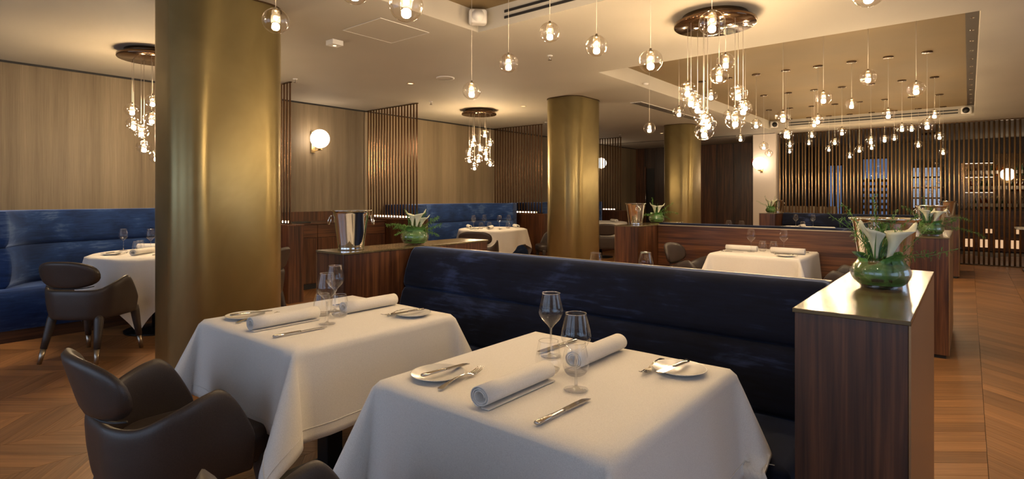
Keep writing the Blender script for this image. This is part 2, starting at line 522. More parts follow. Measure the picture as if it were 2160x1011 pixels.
for (a, b, z0, z1) in FAR_OPS: window('y', YF, a, b, z0, z1, 2, 'dimming_glass')
# ceiling with its two recesses
TA_ = (-3.25, .065, YB + .6, 3.50); TB_ = (-3.25, .07, 5.50, 12.60)
cl = MB()
xs = (XL - .2, -3.25, .07, XR + .2)
cl.box((xs[0], YB - .2, H), (xs[1], YF + .2, H + .25)); cl.box((xs[2], YB - .2, H), (xs[3], YF + .2, H + .25))
cl.box((xs[1], YB - .2, H), (xs[2], TA_[2], H + .25)); cl.box((xs[1], TA_[3], H), (xs[2], TB_[2], H + .25)); cl.box((xs[1], TB_[3], H), (xs[2], YF + .2, H + .25))
ceil = struct(cl.build('ceiling', 'ceiling_paint', smooth=False))
for nm, (a, b, c, d) in (('recess_panel', TA_), ('recess_panel', TB_)):
    MB().box((a, c, HR), (b, d, HR + .05)).build(nm, 'recess_gold', ceil, smooth=False)
    MB().box((b - .095, c + .003, HR - .006), (b - .002, d - .06, HR - .0005)).build('track_strip', 'track_black', ceil, smooth=False)
# linear slot diffusers on the recess ends
def slot(x0, x1, y, z, s):
    for zz in (z, z + .05):
        MB().box((x0, y - .004, zz), (x1, y + .004, zz + .02)).build('air_slot', 'black', ceil, smooth=False)
slot(-2.9, -.15, TB_[3] - .005, H + .055, -1)
slot(-2.95, -.2, TA_[3] - .005, H + .055, -1)
for k in range(14):
    MB().lathe([(0, 0), (.016, 0), (.018, .004)], 10, (0, 0, 0)).build('track_spot', 'steel', ceil, loc=(.022, 5.9 + k * .48, HR - .0105))
MB().lathe([(.0, 0), (.03, .004), (.034, .02)], 16).build('wall_washer', 'white_plastic', ceil, loc=(-3.2, 6.6, H + .02))
# dark curtain track in the ceiling before the tube screen
struct(MB().box((-7.6, SCREEN_Y - .25, H - .006), (-3.35, SCREEN_Y - .21, H + .001)).build('trim_1', 'black', smooth=False))

# far timber wall left of the white pier, in panels
tw = struct(MB().box((XL, 15.24, 0), (-4.37, 15.4, H)).build('wall_timber', 'dark_panel', smooth=False))
edges = [(-7.7, -7.42), (-7.1, -5.95), (-5.93, -5.3), (-5.28, -4.86), (-4.84, -4.37)]
for i, (a, b) in enumerate(edges):
    MB().box((a + .006, 15.205, .08), (b - .006, 15.238, H - .01)).build('panel', 'walnut_v' if i != 1 else 'dark_panel', tw, smooth=False, bevel=.003)
MB().box((-7.40, 15.23, .1), (-7.12, 15.236, 2.1)).build('niche_shade', 'black', tw, smooth=False)  # black sheet stands in for the dark inside of an opening
d1 = struct(MB().box((-7.40, 15.15, .05), (-7.36, 15.2, 2.15)).build('door_1', 'walnut_v', smooth=False))
MB().tube([(-7.34, 15.12, .9), (-7.34, 15.12, 1.5)], .012).build('door_handle', 'steel', d1)
pier = struct(MB().box((-3.85, SCREEN_Y - .1, 0), (-3.36, SCREEN_Y + .3, H)).build('wall_pier', 'white_plaster', smooth=False))
struct(MB().box((-4.6, 16.2, 0), (-3.3, 16.3, H)).build('wall_service', 'black', smooth=False))
fa = thing('fire_alarm', 'small red wall alarm in the dark gap left of the white pier', 'alarm', (-4.05, 14.2, 2.15))
MB().box((-.04, -.03, -.05), (.04, .03, .05)).build('housing', 'red', fa, smooth=False, bevel=.005)
MB().lathe([(0, .0), (.02, .0), (.02, .01)], 12).build('button', 'white_plastic', fa, loc=(0, -.03, 0)).rotation_euler = (PI / 2, 0, 0)
struct(MB().box((-4.09, 14.22, 0), (-3.95, 14.4, H)).build('wall_return', 'dark_panel', smooth=False))

# ------------------------------------------------------------------ brass clad columns
def column():
    t = thing('brass_column', '', 'column')
    mb = MB(); mb.rings([rrect(.29, .385, .20, 14, 0, 0, .05), rrect(.29, .385, .20, 14, 0, 0, H - .012)])
    o = mb.build('brass_cladding', 'brushed_brass', t)
    o.data.polygons.foreach_set('use_smooth', [len(p.vertices) == 4 for p in o.data.polygons])
    MB().rings([rrect(.27, .365, .19, 10, 0, 0, 0), rrect(.27, .365, .19, 10, 0, 0, .05)]).build('base_ring', 'black', t, smooth=False)
    MB().rings([rrect(.295, .390, .20, 10, 0, 0, H - .012), rrect(.295, .390, .20, 10, 0, 0, H - .0005)]).build('top_ring', 'bronze_dark', t, smooth=False)
    return t
make('column', column, (-4.22, 1.79, 0), 0, 'tall brushed brass column standing left of the two front square tables')
make('column', column, (-4.47, 6.86, 0), 0, 'brushed brass column in mid room, behind the middle of the long navy banquette')
make('column', column, (-4.44, 10.80, 0), 0, 'farthest brass column, beside the dark timber wall panels')

# ------------------------------------------------------------------ slatted screens on low walls
def slat_screen(y, i, where):
    lw_ = thing('low_wall', 'low dark walnut wall ' + where, 'wall', (0, y, 0))
    MB().box((XL + .005, -.10, .0), (-6.30, .10, .93)).build('wall_body', 'walnut_v', lw_, smooth=False, bevel=.003)
    MB().box((XL + .005, -.105, .93), (-6.295, .105, .95)).build('wall_cap', 'walnut_x', lw_, smooth=False, bevel=.002)
    t = thing('slat_screen', 'screen of upright bronze slats ' + where, 'screen', (0, y, 0))
    MB().box((XL + .01, -.014, .9505), (-6.42, .014, .962)).build('bottom_rail', 'bronze_dark', t, smooth=False)
    MB().box((XL + .01, -.014, H - .012), (-6.42, .014, H - .001)).build('top_rail', 'bronze_dark', t, smooth=False)
    sm = None
    for k in range(18):
        x = -7.64 + k * (1.20 / 17)
        if sm is None:
            sm = MB().box((-.0135, -.006, .962), (.0135, .006, H - .012)).build('slat', 'bronze_slat', t, smooth=False, bevel=.002, loc=(x, 0, 0))
        else:
            c = sm.copy(); COL.objects.link(c); c.location = (x, 0, 0)
    led = thing('light_strip', 'warm light strip under slats, ' + where, 'light', (0, y, 0))
    MB().box((-7.55, .045, .9505), (-6.62, .075, .980)).build('diffuser', 'led_light', led, smooth=False)
    MB().box((-7.56, .076, .9505), (-6.61, .082, .985)).build('profile', 'brass_satin', led, smooth=False)
slat_screen(3.55, 0, 'just right of the large front column')
slat_screen(5.58, 1, 'right of the lit wall globe, before the second blue booth')
slat_screen(8.75, 2, 'between the second blue booth and the middle column')
slat_screen(11.94, 3, 'just right of the middle column, last on the left wall')

# walnut wainscot and service sideboard between the first two screens
ws = thing('wainscot', 'dark walnut wainscot on the wall below the lit globe', 'panelling', (XL, 4.57, 0))
MB().box((.003, -.90, .0), (.025, .90, 1.06)).build('panel', 'walnut_v', ws, smooth=False, bevel=.002)
sb = thing('sideboard', 'dark walnut service sideboard with drawers below the wall globe', 'sideboard', (-7.34, 4.57, 0))
MB().box((-.33, -.88, .08), (.30, .88, .90)).build('body', 'walnut_x', sb, smooth=False, bevel=.002)
MB().box((-.33, -.885, .90), (.325, .885, .92)).build('top', 'walnut_y', sb, smooth=False, bevel=.002)
MB().box((-.30, -.86, 0), (.26, .86, .08)).build('plinth', 'black', sb, smooth=False)
for k in range(3):
    a = -.87 + k * .58
    MB().box((.301, a + .004, .72), (.318, a + .576, .893)).build('drawer', 'walnut_y', sb, smooth=False, bevel=.002)
    MB().box((.301, a + .004, .09), (.318, a + .576, .712)).build('door', 'walnut_v', sb, smooth=False, bevel=.002)
tr = tag(slab(MB(), .14, .20, 0, .018, .02, .006).build('tray', 'black', loc=(-7.15, 3.98, .92)), 'flat dark tray lying at the left end of the sideboard', 'tray')

# ------------------------------------------------------------------ curved blue booths
def offset_path(pts, d):
    out = []
    for i, p in enumerate(pts):
        a = Vector(pts[max(i - 1, 0)]); b = Vector(pts[min(i + 1, len(pts) - 1)]); t = (b - a).normalized()
        out.append(Vector(p) + Vector((-t.y, t.x)) * d)
    return out
def smooth_path(pts, it=2):
    for _ in range(it):
        q = [pts[0]]
        for a, b in zip(pts, pts[1:]):
            q.append((a[0] * .75 + b[0] * .25, a[1] * .75 + b[1] * .25)); q.append((a[0] * .25 + b[0] * .75, a[1] * .25 + b[1] * .75))
        q.append(pts[-1]); pts = q
    return pts
BP = smooth_path([(.90, -1.08), (.70, -.99), (.52, -.84), (.47, -.5), (.46, 0), (.47, .5), (.52, .84), (.70, .99), (.90, 1.08)], 3)  # inner face of the back, in plan
def roll(z0, z1, th0, th1, bulge):
    """cushion roll swept round the booth; profile (outward distance, height)"""
    prof = []
    n = 10
    for k in range(n + 1):
        w = k / n; z = z0 + (z1 - z0) * w
        e = math.sin(PI * w) ** .45 if 0 < w < 1 else 0
        prof.append((-(bulge * e) + (th0 + (th1 - th0) * w) * 0 + .018, z))
    prof.append((th1, z1)); prof.append((th0, z0))
    rings = []
    for i in range(len(BP)):
        f = min(i, len(BP) - 1 - i)
        sc = 1.0 if f > 1 else (.86 if f == 0 else .97)
        ring = []
        for d, z in prof:
            dd = .12 + (d - .12) * sc; zz = (z0 + z1) / 2 + (z - (z0 + z1) / 2) * (sc if f < 2 else 1)
            a = Vector(BP[max(i - 1, 0)]); b = Vector(BP[min(i + 1, len(BP) - 1)]); t = (b - a).normalized()
            q = Vector(BP[i]) + Vector((-t.y, t.x)) * dd
            ring.append((q.x, q.y, zz))
        rings.append(ring)
    return MB().rings(rings)
def booth():
    t = thing('booth_banquette', '', 'booth seat')
    roll(.83, 1.155, .29, .29, .030).build('upper_back_cushion', 'velvet_blue', t)
    roll(.46, .825, .29, .29, .045).build('lower_back_cushion', 'velvet_blue', t)
    seat = [(p[0], p[1]) for p in BP]
    outl = [(x, y) for x, y in seat] + [(1.07, 1.20), (1.07, 1.40), (.2, 1.40), (.06, 1.2), (.06, -1.2), (.2, -1.40), (1.07, -1.40), (1.07, -1.20)]
    mb = MB()
    body = rrect(.50, 1.37, .05, 4, .57, 0, .0)
    rr = []
    for z, i in ((.11, .0), (.40, .0), (.43, .004), (.447, .014), (.455, .03)):
        rr.append([(x - (i if x > .57 else -i), y - (i if y > 0 else -i), z) for x, y, _ in body])
    mb.rings(rr); mb.build('seat', 'velvet_blue', t)
    MB().box((.10, -1.36, 0), (1.045, 1.36, .108)).build('plinth', 'walnut_y', t, smooth=False)
    slab(MB(), .10, 1.16, .456, 1.150, .03, .02, .0, 0).build('wall_side_filler', 'velvet_blue', t)
    return t
make('booth', booth, (XL + .11, 2.07, 0), 0, 'bright blue velvet curved booth at the far left behind the first brass column')
make('booth', booth, (XL + .11, 7.10, 0), 0, 'blue velvet curved booth behind the round table with four wine glasses')
make('booth', booth, (XL + .11, 10.36, 0), 0, 'farthest blue velvet curved booth, half hidden by the middle column')

# ------------------------------------------------------------------ consoles and straight banquettes
def console():
    t = thing('walnut_console', '', 'console')
    MB().box((-.138, -.625, .03), (.138, .625, .955)).build('body', 'walnut_v', t, smooth=False, bevel=.0015)
    MB().box((-.1435, -.630, .955), (.1435, .630, .967)).build('top_panel', 'console_top', t, smooth=False, bevel=.0015)
    MB().box((.1385, -.627, .03), (.1435, .627, .954)).build('side_panel', 'bronze_side', t, smooth=False)
    MB().box((-.12, -.60, 0), (.12, .60, .03)).build('plinth', 'black', t, smooth=False)
    return t
XC_L = -2.955; XC_R = -.262
ROWS = [2.455, 6.215, 11.80]
wh = ['front row', 'second row', 'farthest row']
CON = {}
for r, y in enumerate(ROWS):
    CON['L', r] = make('console', console, (XC_L + .01, y + (.045 if r == 0 else 0), 0), PI, ['walnut console at the left end of the long front navy banquette',
        'walnut console at the left end of the second banquette, right of the middle column', 'small far walnut console before the white pier'][r])
    CON['R', r] = make('console', console, (XC_R, y - (.02 if r == 0 else 0), 0), 0, ['large nearest walnut console at the right, holding the biggest lily bowl',
        'second walnut console on the right aisle, behind the nearest one', 'farthest walnut console on the right aisle near the tube screen'][r])
BL = 1.189 # half length
def straight_bench(topz=.9665):
    # faces -Y ; back panel on +Y side
    t = thing('banquette', '', 'banquette')
    MB().box((-BL, .045, .03), (BL, .075, .955)).build('back_panel', 'walnut_x', t, smooth=False, bevel=.0015)
    MB().box((-BL, .0435, .955), (BL, .08, .9635)).build('top_cap', 'cap_beige', t, smooth=False, bevel=.0015)
    def cush(z0, z1, ya, yb, nm):
        # soft front: bulging block reclined from ya (bottom front) to yb (top front)
        n = 12
        prof = []
        for k in range(n + 1):
            w = k / n; e = math.sin(PI * w) ** .4 if 0 < w < 1 else 0
            prof.append((ya + (yb - ya) * w - .028 * e, z0 + (z1 - z0) * w))
        prof += [(.043, z1), (.043, z0)]
        rings = []
        for x, s in ((-BL, .012), (-BL + .006, .004), (-BL + .02, 0)) + tuple((-BL + .02 + (2 * BL - .04) * k / 12, 0) for k in range(1, 12)) + ((BL - .02, 0), (BL - .006, .004), (BL, .012)):
            rings.append([(x, y + (s if y < 0.03 else 0), z + (s if z < (z0 + z1) / 2 else -s)) for y, z in prof])
        MB().rings(rings).build(nm, 'velvet_navy', t)
    cush(.722, topz, -.125, -.045, 'upper_back_cushion')
    cush(.455, .720, -.165, -.125, 'lower_back_cushion')
    mb = MB(); slab(mb, BL - .003, .315, .32, .455, .02, .03, 0, -.275); mb.build('seat_cushion', 'velvet_navy', t)
    MB().box((-BL, -.58, .10), (BL, .04, .318)).build('seat_base', 'velvet_navy', t, smooth=False, bevel=.01)
    MB().box((-BL + .02, -.55, 0), (BL - .02, .04, .10)).build('plinth', 'black', t, smooth=False)
    return t
XM = (XC_L + XC_R) / 2
make('bench', straight_bench, (XM, 2.44, 0), 0, 'long navy velvet banquette behind the two front square tables')
b2 = make('bench_high', lambda: straight_bench(.984), (XM, 6.16, 0), PI, 'second banquette seen from its plain walnut back, in mid room')
make('bench', straight_bench, (XM, 11.78, 0), 0, 'farthest dark navy banquette below the bronze tube screen')

# ------------------------------------------------------------------ bronze tube screen across the far end
ts = thing('tube_screen', 'full height screen of upright bronze tubes across the far end', 'screen', (0, SCREEN_Y, 0))
MB().box((-3.34, -.04, 0), (2.3, .04, .022)).build('floor_rail', 'bronze_dark', ts, smooth=False)
MB().box((-3.34, -.04, H - .02), (2.3, .04, H - .001)).build('ceiling_rail', 'bronze_dark', ts, smooth=False)
tb = None
k = 0; x = -3.30
while x < 2.28:
    if tb is None:
        tb = MB().tube([(0, 0, .022), (0, 0, H - .02)], .0165, 12).build('tube', 'bronze_tube', ts, loc=(x, 0, 0))
    else:
        c = tb.copy(); COL.objects.link(c); c.location = (x, .018 * (1 if k % 2 else -1) * (1 if x < -.25 else 0), 0)
    x += .0715 if x > -.3 else .0655; k += 1

# ------------------------------------------------------------------ furniture
def chair():
    t = thing('tub_chair', '', 'chair')
    W = .262; yb = -.235; yf = .145; R = .19
    segs = [('l', (W, yf), (W, yb + R)), ('a', (W - R, yb + R), 0), ('l', (W - R, yb), (-(W - R), yb)), ('a', (-(W - R), yb + R), 1), ('l', (-W, yb + R), (-W, yf))]
    P = []
    for s in segs:
        if s[0] == 'l':
            n = 20 if abs(s[1][0] - s[2][0]) < .01 else 8
            for k in range(n): w = k / n; P.append((s[1][0] + (s[2][0] - s[1][0]) * w, s[1][1] + (s[2][1] - s[1][1]) * w))
        else:
            for k in range(8):
                a = -PI / 2 * (k / 8) if s[2] == 0 else -PI / 2 - PI / 2 * (k / 8)
                P.append((s[1][0] + R * math.cos(a), s[1][1] + R * math.sin(a)))
    P.append((-W, yf))
    def top(x, y):
        if y > .015:
            w = (y - .015) / (.145 - .015); return .660 - .19 * w ** 1.7
        w = max(0, min(1, (y - yb - .05) / (.015 - yb - .05)))
        return .572 + .088 * (1 - (1 - w) ** 1.5)
    nv = 9; outer = []; inner = []
    for i, (x, y) in enumerate(P):
        tp = top(x, y); a = []; b = []
        bot = .335
        for j in range(nv):
            w = j / (nv - 1); z = bot + (tp - bot) * w
            sc = .93 + .07 * min(1, (z - .335) / .12) + .05 * max(0, (z - .45)) / .2
            edge = .010 * (1 if j in (0, nv - 1) else 0)
            l = math.hypot(x, y); ux, uy = (x / W, y / .25)
            nx, ny = (1 if x > 0 else -1, 0) if abs(x) > W - 1e-4 else ((x - math.copysign(W - R, x)) / R if abs(x) > W - R else 0, (y - (yb + R)) / R)
            q = .0185 - edge * .7
            a.append((x * sc + nx * q, y * (1 if y > 0 else sc) + ny * q, z)); b.append((x * sc - nx * q, y * (1 if y > 0 else sc) - ny * q, z))
        outer.append(a); inner.append(b)
    rings = [o + i[::-1] for o, i in zip(outer, inner)]
    MB().rings(rings).build('armrest_shell', 'leather', t, sub=1)
    mb = MB(); slab(mb, .236, .215, .335, .458, .12, .035, 0, .057); mb.build('seat', 'leather', t)
    # oval back pad
    def pad(side):
        def fn(u, v):
            a = 2 * PI * u; r = v
            cx = abs(math.cos(a)) ** .8 * math.copysign(1, math.cos(a)); sz = abs(math.sin(a)) ** .8 * math.copysign(1, math.sin(a))
            x = .243 * r * cx; z = .693 + .108 * r * sz
            th = .021 * (1 - r ** 9) ** .5 if r < 1 else 0
            y = -.262 + 1.15 * x * x - (z - .6) * .28 + side * th
            return (x, y, z)
        return fn
    mb = MB()
    for s in (1, -1):
        mb.grid(pad(s), 32, 9, closeu=True)
    o = mb.build('backrest', 'leather', t)
    bm = bmesh.new(); bm.from_mesh(o.data); bmesh.ops.remove_doubles(bm, verts=bm.verts, dist=1e-5); bmesh.ops.recalc_face_normals(bm, faces=bm.faces); bm.to_mesh(o.data); bm.free(); o.data.shade_smooth()
    # stitched piping where pad meets shell
    MB().tube([(x, -.258 + 1.15 * x * x, .583 + .02 * (abs(x) / .2) ** 3) for x in [-.19 + .038 * k for k in range(11)]], .0045, 6).build('piping', 'black', t)
    for sx in (1, -1):
        for (ty, by) in ((.196, .232), (-.160, -.218)):
            rear = ty < 0
            tx, bx_ = (.184 if rear else .204) * sx, (.212 if rear else .222) * sx
            pts = [(tx + (bx_ - tx) * w, ty + (by - ty) * w, .37 + (.115 - .37) * w) for w in (0, .15, .35, .66, 1)]
            lg = MB().tube(pts, [.032, .033, .031, .0265, .0225], 14).build('leg', 'leather', t)
            w = 1.0; e = (bx_ + (bx_ - tx) * .45, by + (by - ty) * .45, 0.0)
            MB().tube([(bx_, by, .115), e], [.0205, .0145], 12).build('leg_tip', 'tip_metal', lg)
    return t

def drape_square(half, over, top, n=44, seed=1, amp=.010, lean=(0, 0, 0, 0)):
    """square linen cloth over a square table, corners fall in folds"""
    rnd = random.Random(seed); ph = [rnd.uniform(0, 6.28) for _ in range(12)]
    L = half + over
    # parameter values: denser at the edge
    ts_ = []
    m = n // 2
    core = [(-half + 2 * half * k / 14) for k in range(15)]
    side = [half + over * (k / 16) for k in range(1, 17)]
    ts_ = [-q for q in side[::-1]] + core + side
    def f(s, t):
        ox = max(0, abs(s) - half); oy = max(0, abs(t) - half)
        sx = math.copysign(1, s); sy = math.copysign(1, t)
        def rnd_edge(o):   # rounded shoulder: returns horizontal run and drop
            r = .014; arc = r * PI / 2
            if o < arc: a = o / r; return r * math.sin(a), r * (1 - math.cos(a))
            return r, r + (o - arc)
        if ox == 0 and oy == 0: return (s, t, top + .0006 * math.sin(s * 23 + ph[0]) * math.sin(t * 19 + ph[1]))
        if oy == 0 or ox == 0:
            o = ox or oy; h, d = rnd_edge(o); q = t if ox else s
            k = (ph[2] if sx > 0 else ph[3]) if ox else (ph[4] if sy > 0 else ph[5])
            env = (1 - (abs(q) / half) ** 4)
            wv = (amp * math.sin(q * 11 + k) + amp * .6 * math.sin(q * 23 + 2 * k)) * env * (o / over) ** 1.3
            flare = .034 * (o / over) + wv
            h += flare; z = top - d
            return (sx * (half + h), q * (1 + .02 * o / over), z) if ox else (q * (1 + .02 * o / over), sy * (half + h), z)
        rho = math.hypot(ox, oy); phi = math.atan2(oy, ox)
        ci = (0 if sx > 0 else 1) + (0 if sy > 0 else 2)
        h, d = rnd_edge(rho)
        fl = .034 * min(1.35, rho / over)
        # directions: from +x flare (phi=0) to +y flare (phi=90) bulging outwards as a cone fold
        bul = math.sin(2 * phi) ** 1.0 * .36 * max(0, rho - .012)
        ang = phi + lean[ci] * math.sin(2 * phi)
        bx_ = (h + fl) * math.cos(phi) + bul * math.cos(ang) ; by_ = (h + fl) * math.sin(phi) + bul * math.sin(ang)
        dz = d * (1 - .06 * math.sin(2 * phi) ** 2)
        q = .02 * half / over
        return (sx * (half + bx_ + q * oy * 0), sy * (half + by_), top - dz)
    mb = MB(); n_ = len(ts_)
    mb.grid(lambda u, v: f(ts_[round(u * (n_ - 1))], ts_[round(v * (n_ - 1))]), n_, n_)
    return mb, f

def hem_band(f, half, over, w=.045):
    """stitched hem: thin raised line a hand's width above the edge"""
    L = half + over - w; mb = MB(); m = 60
    for side in range(4):
        pts = []
        for k in range(m + 1):
            q = -L + 2 * L * k / m
            p = [(q, L), (L, q), (q, -L), (-L, q)][side]
            x, y, z = f(*p)
            r = math.hypot(x, y); pts.append((x * (1 + .0015 / r), y * (1 + .0015 / r), z))
        mb.tube(pts, .0012, 4, cap=False)
    return mb

def round_drape(r, halfc, top, seed, amp=.03):
    rnd = random.Random(seed); a0 = rnd.uniform(0, 6.28)
    nphi = 144; nr = 22
    def f(u, v):
        a = 2 * PI * u
        lim = halfc / max(abs(math.cos(a)), abs(math.sin(a)))
        if v < .25:
            rr = r * v / .25; return (rr * math.cos(a), rr * math.sin(a), top)
        w = (v - .25) / .75; o = (lim - r) * w
        e = .012; arc = e * PI / 2
        if o < arc: h, d = e * math.sin(o / e), e * (1 - math.cos(o / e))
        else: h, d = e, e + o - arc
        fold = amp * math.sin(a * 12 + a0 + .6 * math.sin(a * 3)) * min(1, o / .3) ** 1.2
        cor = max(0, math.sin(2 * a) ** 2) * .05 * min(1, o / .5)
        rr = r + h + fold + .03 * min(1, o / .3) + cor
        return (rr * math.cos(a), rr * math.sin(a), max(top - d, .012))
    mb = MB(); mb.grid(f, nphi, nr, closeu=True)
    return mb

def sq_table():
    t = thing('pedestal_table', '', 'table')
    MB().box((-.375, -.375, .72), (.375, .375, .746)).build('tabletop', 'walnut_x', t, smooth=False, bevel=.004)
    MB().box((-.04, -.04, .02), (.04, .04, .72)).build('pedestal', 'black_metal', t, smooth=False, bevel=.004)
    MB().box((-.22, -.22, 0), (.22, .22, .02)).build('base_plate', 'black_metal', t, smooth=False, bevel=.004)
    return t
def rd_table():
    t = thing('round_pedestal_table', '', 'table')
    MB().lathe([(0, .72), (.53, .72), (.54, .73), (.54, .746), (0, .746)], 48).build('tabletop', 'walnut_x', t)
    MB().lathe([(0, .03), (.05, .03), (.05, .72), (0, .72)], 20).build('pedestal', 'black_metal', t)
    MB().lathe([(0, 0), (.28, 0), (.28, .015), (.05, .03), (0, .03)], 36).build('base_plate', 'black_metal', t)
    return t

# -- tableware
def plate():
    t = thing('side_plate', '', 'plate')
    MB().lathe([(0, .004), (.045, .004), (.055, .007), (.080, .013), (.0825, .014), (.0825, .0125), (.058, .003), (.046, .0005), (0, .0005)], 40).build('dish', 'porcelain', t)
    return t
def butter_knife(): return knife('butter_knife', .175)
def knife(name='table_knife', L=.222):
    t = thing(name, '', 'knife'); hl = L * .5
    R = []
    for w, a, b in ((0, .0070, .0035), (.04, .0098, .005), (.5, .0078, .0046), (.92, .0062, .0040), (1, .0055, .0035)):
        y = -L / 2 + hl * w; R.append([(a * math.cos(q), y, .006 + b * math.sin(q)) for q in [2 * PI * k / 10 for k in range(10)]])
    MB().rings(R).build('handle', 'steel', t)
    R = []
    for w, xa, xb in ((0, -.005, .005), (.05, -.0100, .0085), (.55, -.0115, .0085), (.85, -.0105, .0085), (.96, -.004, .0085), (1, .004, .0075)):
        y = L * w / 2; R.append([(xa, y, .0045), (xb, y, .004), (xb, y, .0075), (xa, y, .0055)])
    MB().rings(R).build('blade', 'steel', t, smooth=False)
    return t
def fork():
    t = thing('table_fork', '', 'fork'); L = .205
    R = []
    for w, a, z in ((0, .0065, .004), (.03, .009, .0045), (.12, .007, .008), (.35, .0035, .014), (.55, .003, .014), (.66, .004, .009), (.70, .011, .006), (.76, .0125, .0055)):
        y = -L / 2 + L * w; R.append([(-a, y, z - .0012), (a, y, z - .0012), (a, y, z + .0012), (-a, y, z + .0012)])
    MB().rings(R).build('handle', 'steel', t, smooth=True, bevel=.0008)
    mb = MB()
    for k in range(4):
        x = -.0105 + k * .007
        mb.tube([(x, L * .255, .0055), (x, L * .32, .006), (x, L * .42, .009), (x, L * .5, .015)], [.0022, .0019, .0016, .0009], 6)
    mb.build('tines', 'steel', t)
    return t
def napkin():
    t = thing('rolled_napkin', '', 'napkin')
    n = 60; mb = MB()
    def f(u, v):
        a = u * 2 * PI * 2.72; r = .0135 + .0150 * u
        return (r * math.cos(a) * 1.15, -.148 + .296 * v, .0290 + r * math.sin(a) * .95)
    mb.grid(f, 90, 5)
    mb.build('linen_roll', 'linen', t, solid=.0032)
    MB().box((.004, -.1475, .0004), (.030, .1475, .0026)).build('loose_edge', 'linen', t, smooth=False, bevel=.0008)
    return t
def wine_glass():
    t = thing('wine_glass', '', 'wine glass')
    o = [(0, .0015), (.034, .0015), (.035, .0028), (.012, .005), (.0045, .012), (.0035, .03), (.0035, .085), (.0045, .097), (.012, .108), (.030, .126), (.0405, .142), (.0425, .152), (.040, .170), (.034, .195), (.0295, .216)]
    MB().lathe(o[:8], 32).build('stem_and_foot', 'thick_glass', t, recalc=False)
    MB().lathe(o[7:], 36).build('bowl', 'clear_glass', t, recalc=False)
    MB().tube([(.0295 * math.cos(a), .0295 * math.sin(a), .216) for a in [2 * PI * k / 36 for k in range(37)]], .0008, 5, cap=False).build('rim', 'rim_glass', t)
    return t
def tumbler():
    t = thing('tumbler', '', 'glass')
    o = [(0, .0012), (.022, .0012), (.030, .006), (.038, .022), (.041, .038), (.038, .062), (.0325, .088), (.030, .100)]
    i = [(.0292, .100), (.037, .062), (.0398, .038), (.036, .022), (.026, .010), (0, .008)]
    MB().lathe(o[2:], 36).build('glass_body', 'clear_glass', t, recalc=False)
    MB().lathe([(0, .0012), (.022, .0012), (.0296, .006), (.0345, .0145), (.030, .0125), (0, .009)], 36).build('thick_base', 'thick_glass', t, recalc=False)
    MB().tube([(.0296 * math.cos(a), .0296 * math.sin(a), .100) for a in [2 * PI * k / 36 for k in range(37)]], .0007, 5, cap=False).build('rim', 'rim_glass', t)
    return t

TOPZ = .7535
def rot(p, a, c):
    return (c[0] + p[0] * math.cos(a) - p[1] * math.sin(a), c[1] + p[0] * math.sin(a) + p[1] * math.cos(a), TOPZ)
def place_setting(c, a, tn, side, full=True, tw=0.0):
    lay = [('plate', plate, (-.272, -.255), 0, 'small white side plate', 0), ('butter_knife', butter_knife, (-.262, -.232), -.12 + tw, 'butter knife across side plate', .013),
           ('fork', fork, (-.193, -.235), .13, 'steel fork', 0), ('napkin', napkin, (-.004, -.212), .0, 'rolled white linen napkin', 0), ('knife', knife, (.178, -.245), -.04, 'steel dinner knife', 0)]
    for key, fn, p, r, d, dz in lay:
        x, y, z = rot(p, a, c)
        make(key, fn, (x, y, z + dz), a + r, '%s, %s, %s' % (d, tn, side))
def glassware(key, fn, pos, desc, tn):
    for (x, y, where) in pos: make(key, fn, (x, y, TOPZ), random.uniform(0, 6), '%s, %s, %s' % (desc, tn, where))

# T1, T2 : front square tables
T1 = (-.968, 1.413); T2 = (-2.237, 1.425); T3 = (-1.53, 5.70); T4 = (-1.56, 2.93); T5 = (-2.2, 10.70); T6 = (-2.38, 7.42); T7 = (-.95, 7.42)
names = {1: 'frontmost square table', 2: 'table beside large brass column', 3: 'table beyond navy banquette', 4: 'table hidden behind navy banquette',
         5: 'farthest square table', 6: 'left table behind second banquette', 7: 'right table behind second banquette'}
drap = {}
for i, c in ((1, T1), (2, T2), (3, T3), (4, T4), (5, T5), (6, T6), (7, T7)):
    make('sqt', sq_table, (*c, 0), 0, 'black pedestal base and top of the ' + names[i])
    mb, f = drape_square(.384, .33, .7515, seed=10 + i, lean=(.25, -.2, .3, .35))
    ylim = {1: 1.79, 2: 1.79, 5: 11.14}.get(i)
    if ylim: mb.v = [(x, min(y, ylim - c[1] - .004 * (1 + math.sin(x * 17))) if z < .47 else y, z) for x, y, z in mb.v]
    if i == 4: mb.v = [(x, min(y, 9), z) for x, y, z in mb.v]
    o = mb.build('tablecloth', 'linen', loc=(*c, 0)); o.modifiers.new('s', 'SOLIDIFY').thickness = .0015
    tag(o, 'white square linen tablecloth draped over the ' + names[i], 'tablecloth')
    if i <= 3: hem_band(f, .384, .33).build('hem', 'linen', o)
place_setting(T1, 0, names[1], 'camera side'); place_setting(T1, PI, names[1], 'banquette side')
place_setting(T2, 0, names[2], 'camera side', tw=-.1); place_setting(T2, PI, names[2], 'banquette side')
place_setting(T3, -PI / 2, names[3], 'left side'); place_setting(T3, PI / 2, names[3], 'right side')
place_setting(T5, 0, names[5], 'camera side')
glassware('wine', wine_glass, [(-1.096, 1.543, 'the one nearer the banquette'), (-.853, 1.322, 'the one nearer the camera')], 'empty clear wine glass', names[1])
glassware('tumbler', tumbler, [(-1.0, 1.395, 'left'), (-.925, 1.432, 'right')], 'short clear water tumbler', names[1])
glassware('wine', wine_glass, [(-2.108, 1.329, 'the one nearer the camera'), (-2.312, 1.50, 'the one nearer the banquette')], 'empty clear wine glass', names[2])
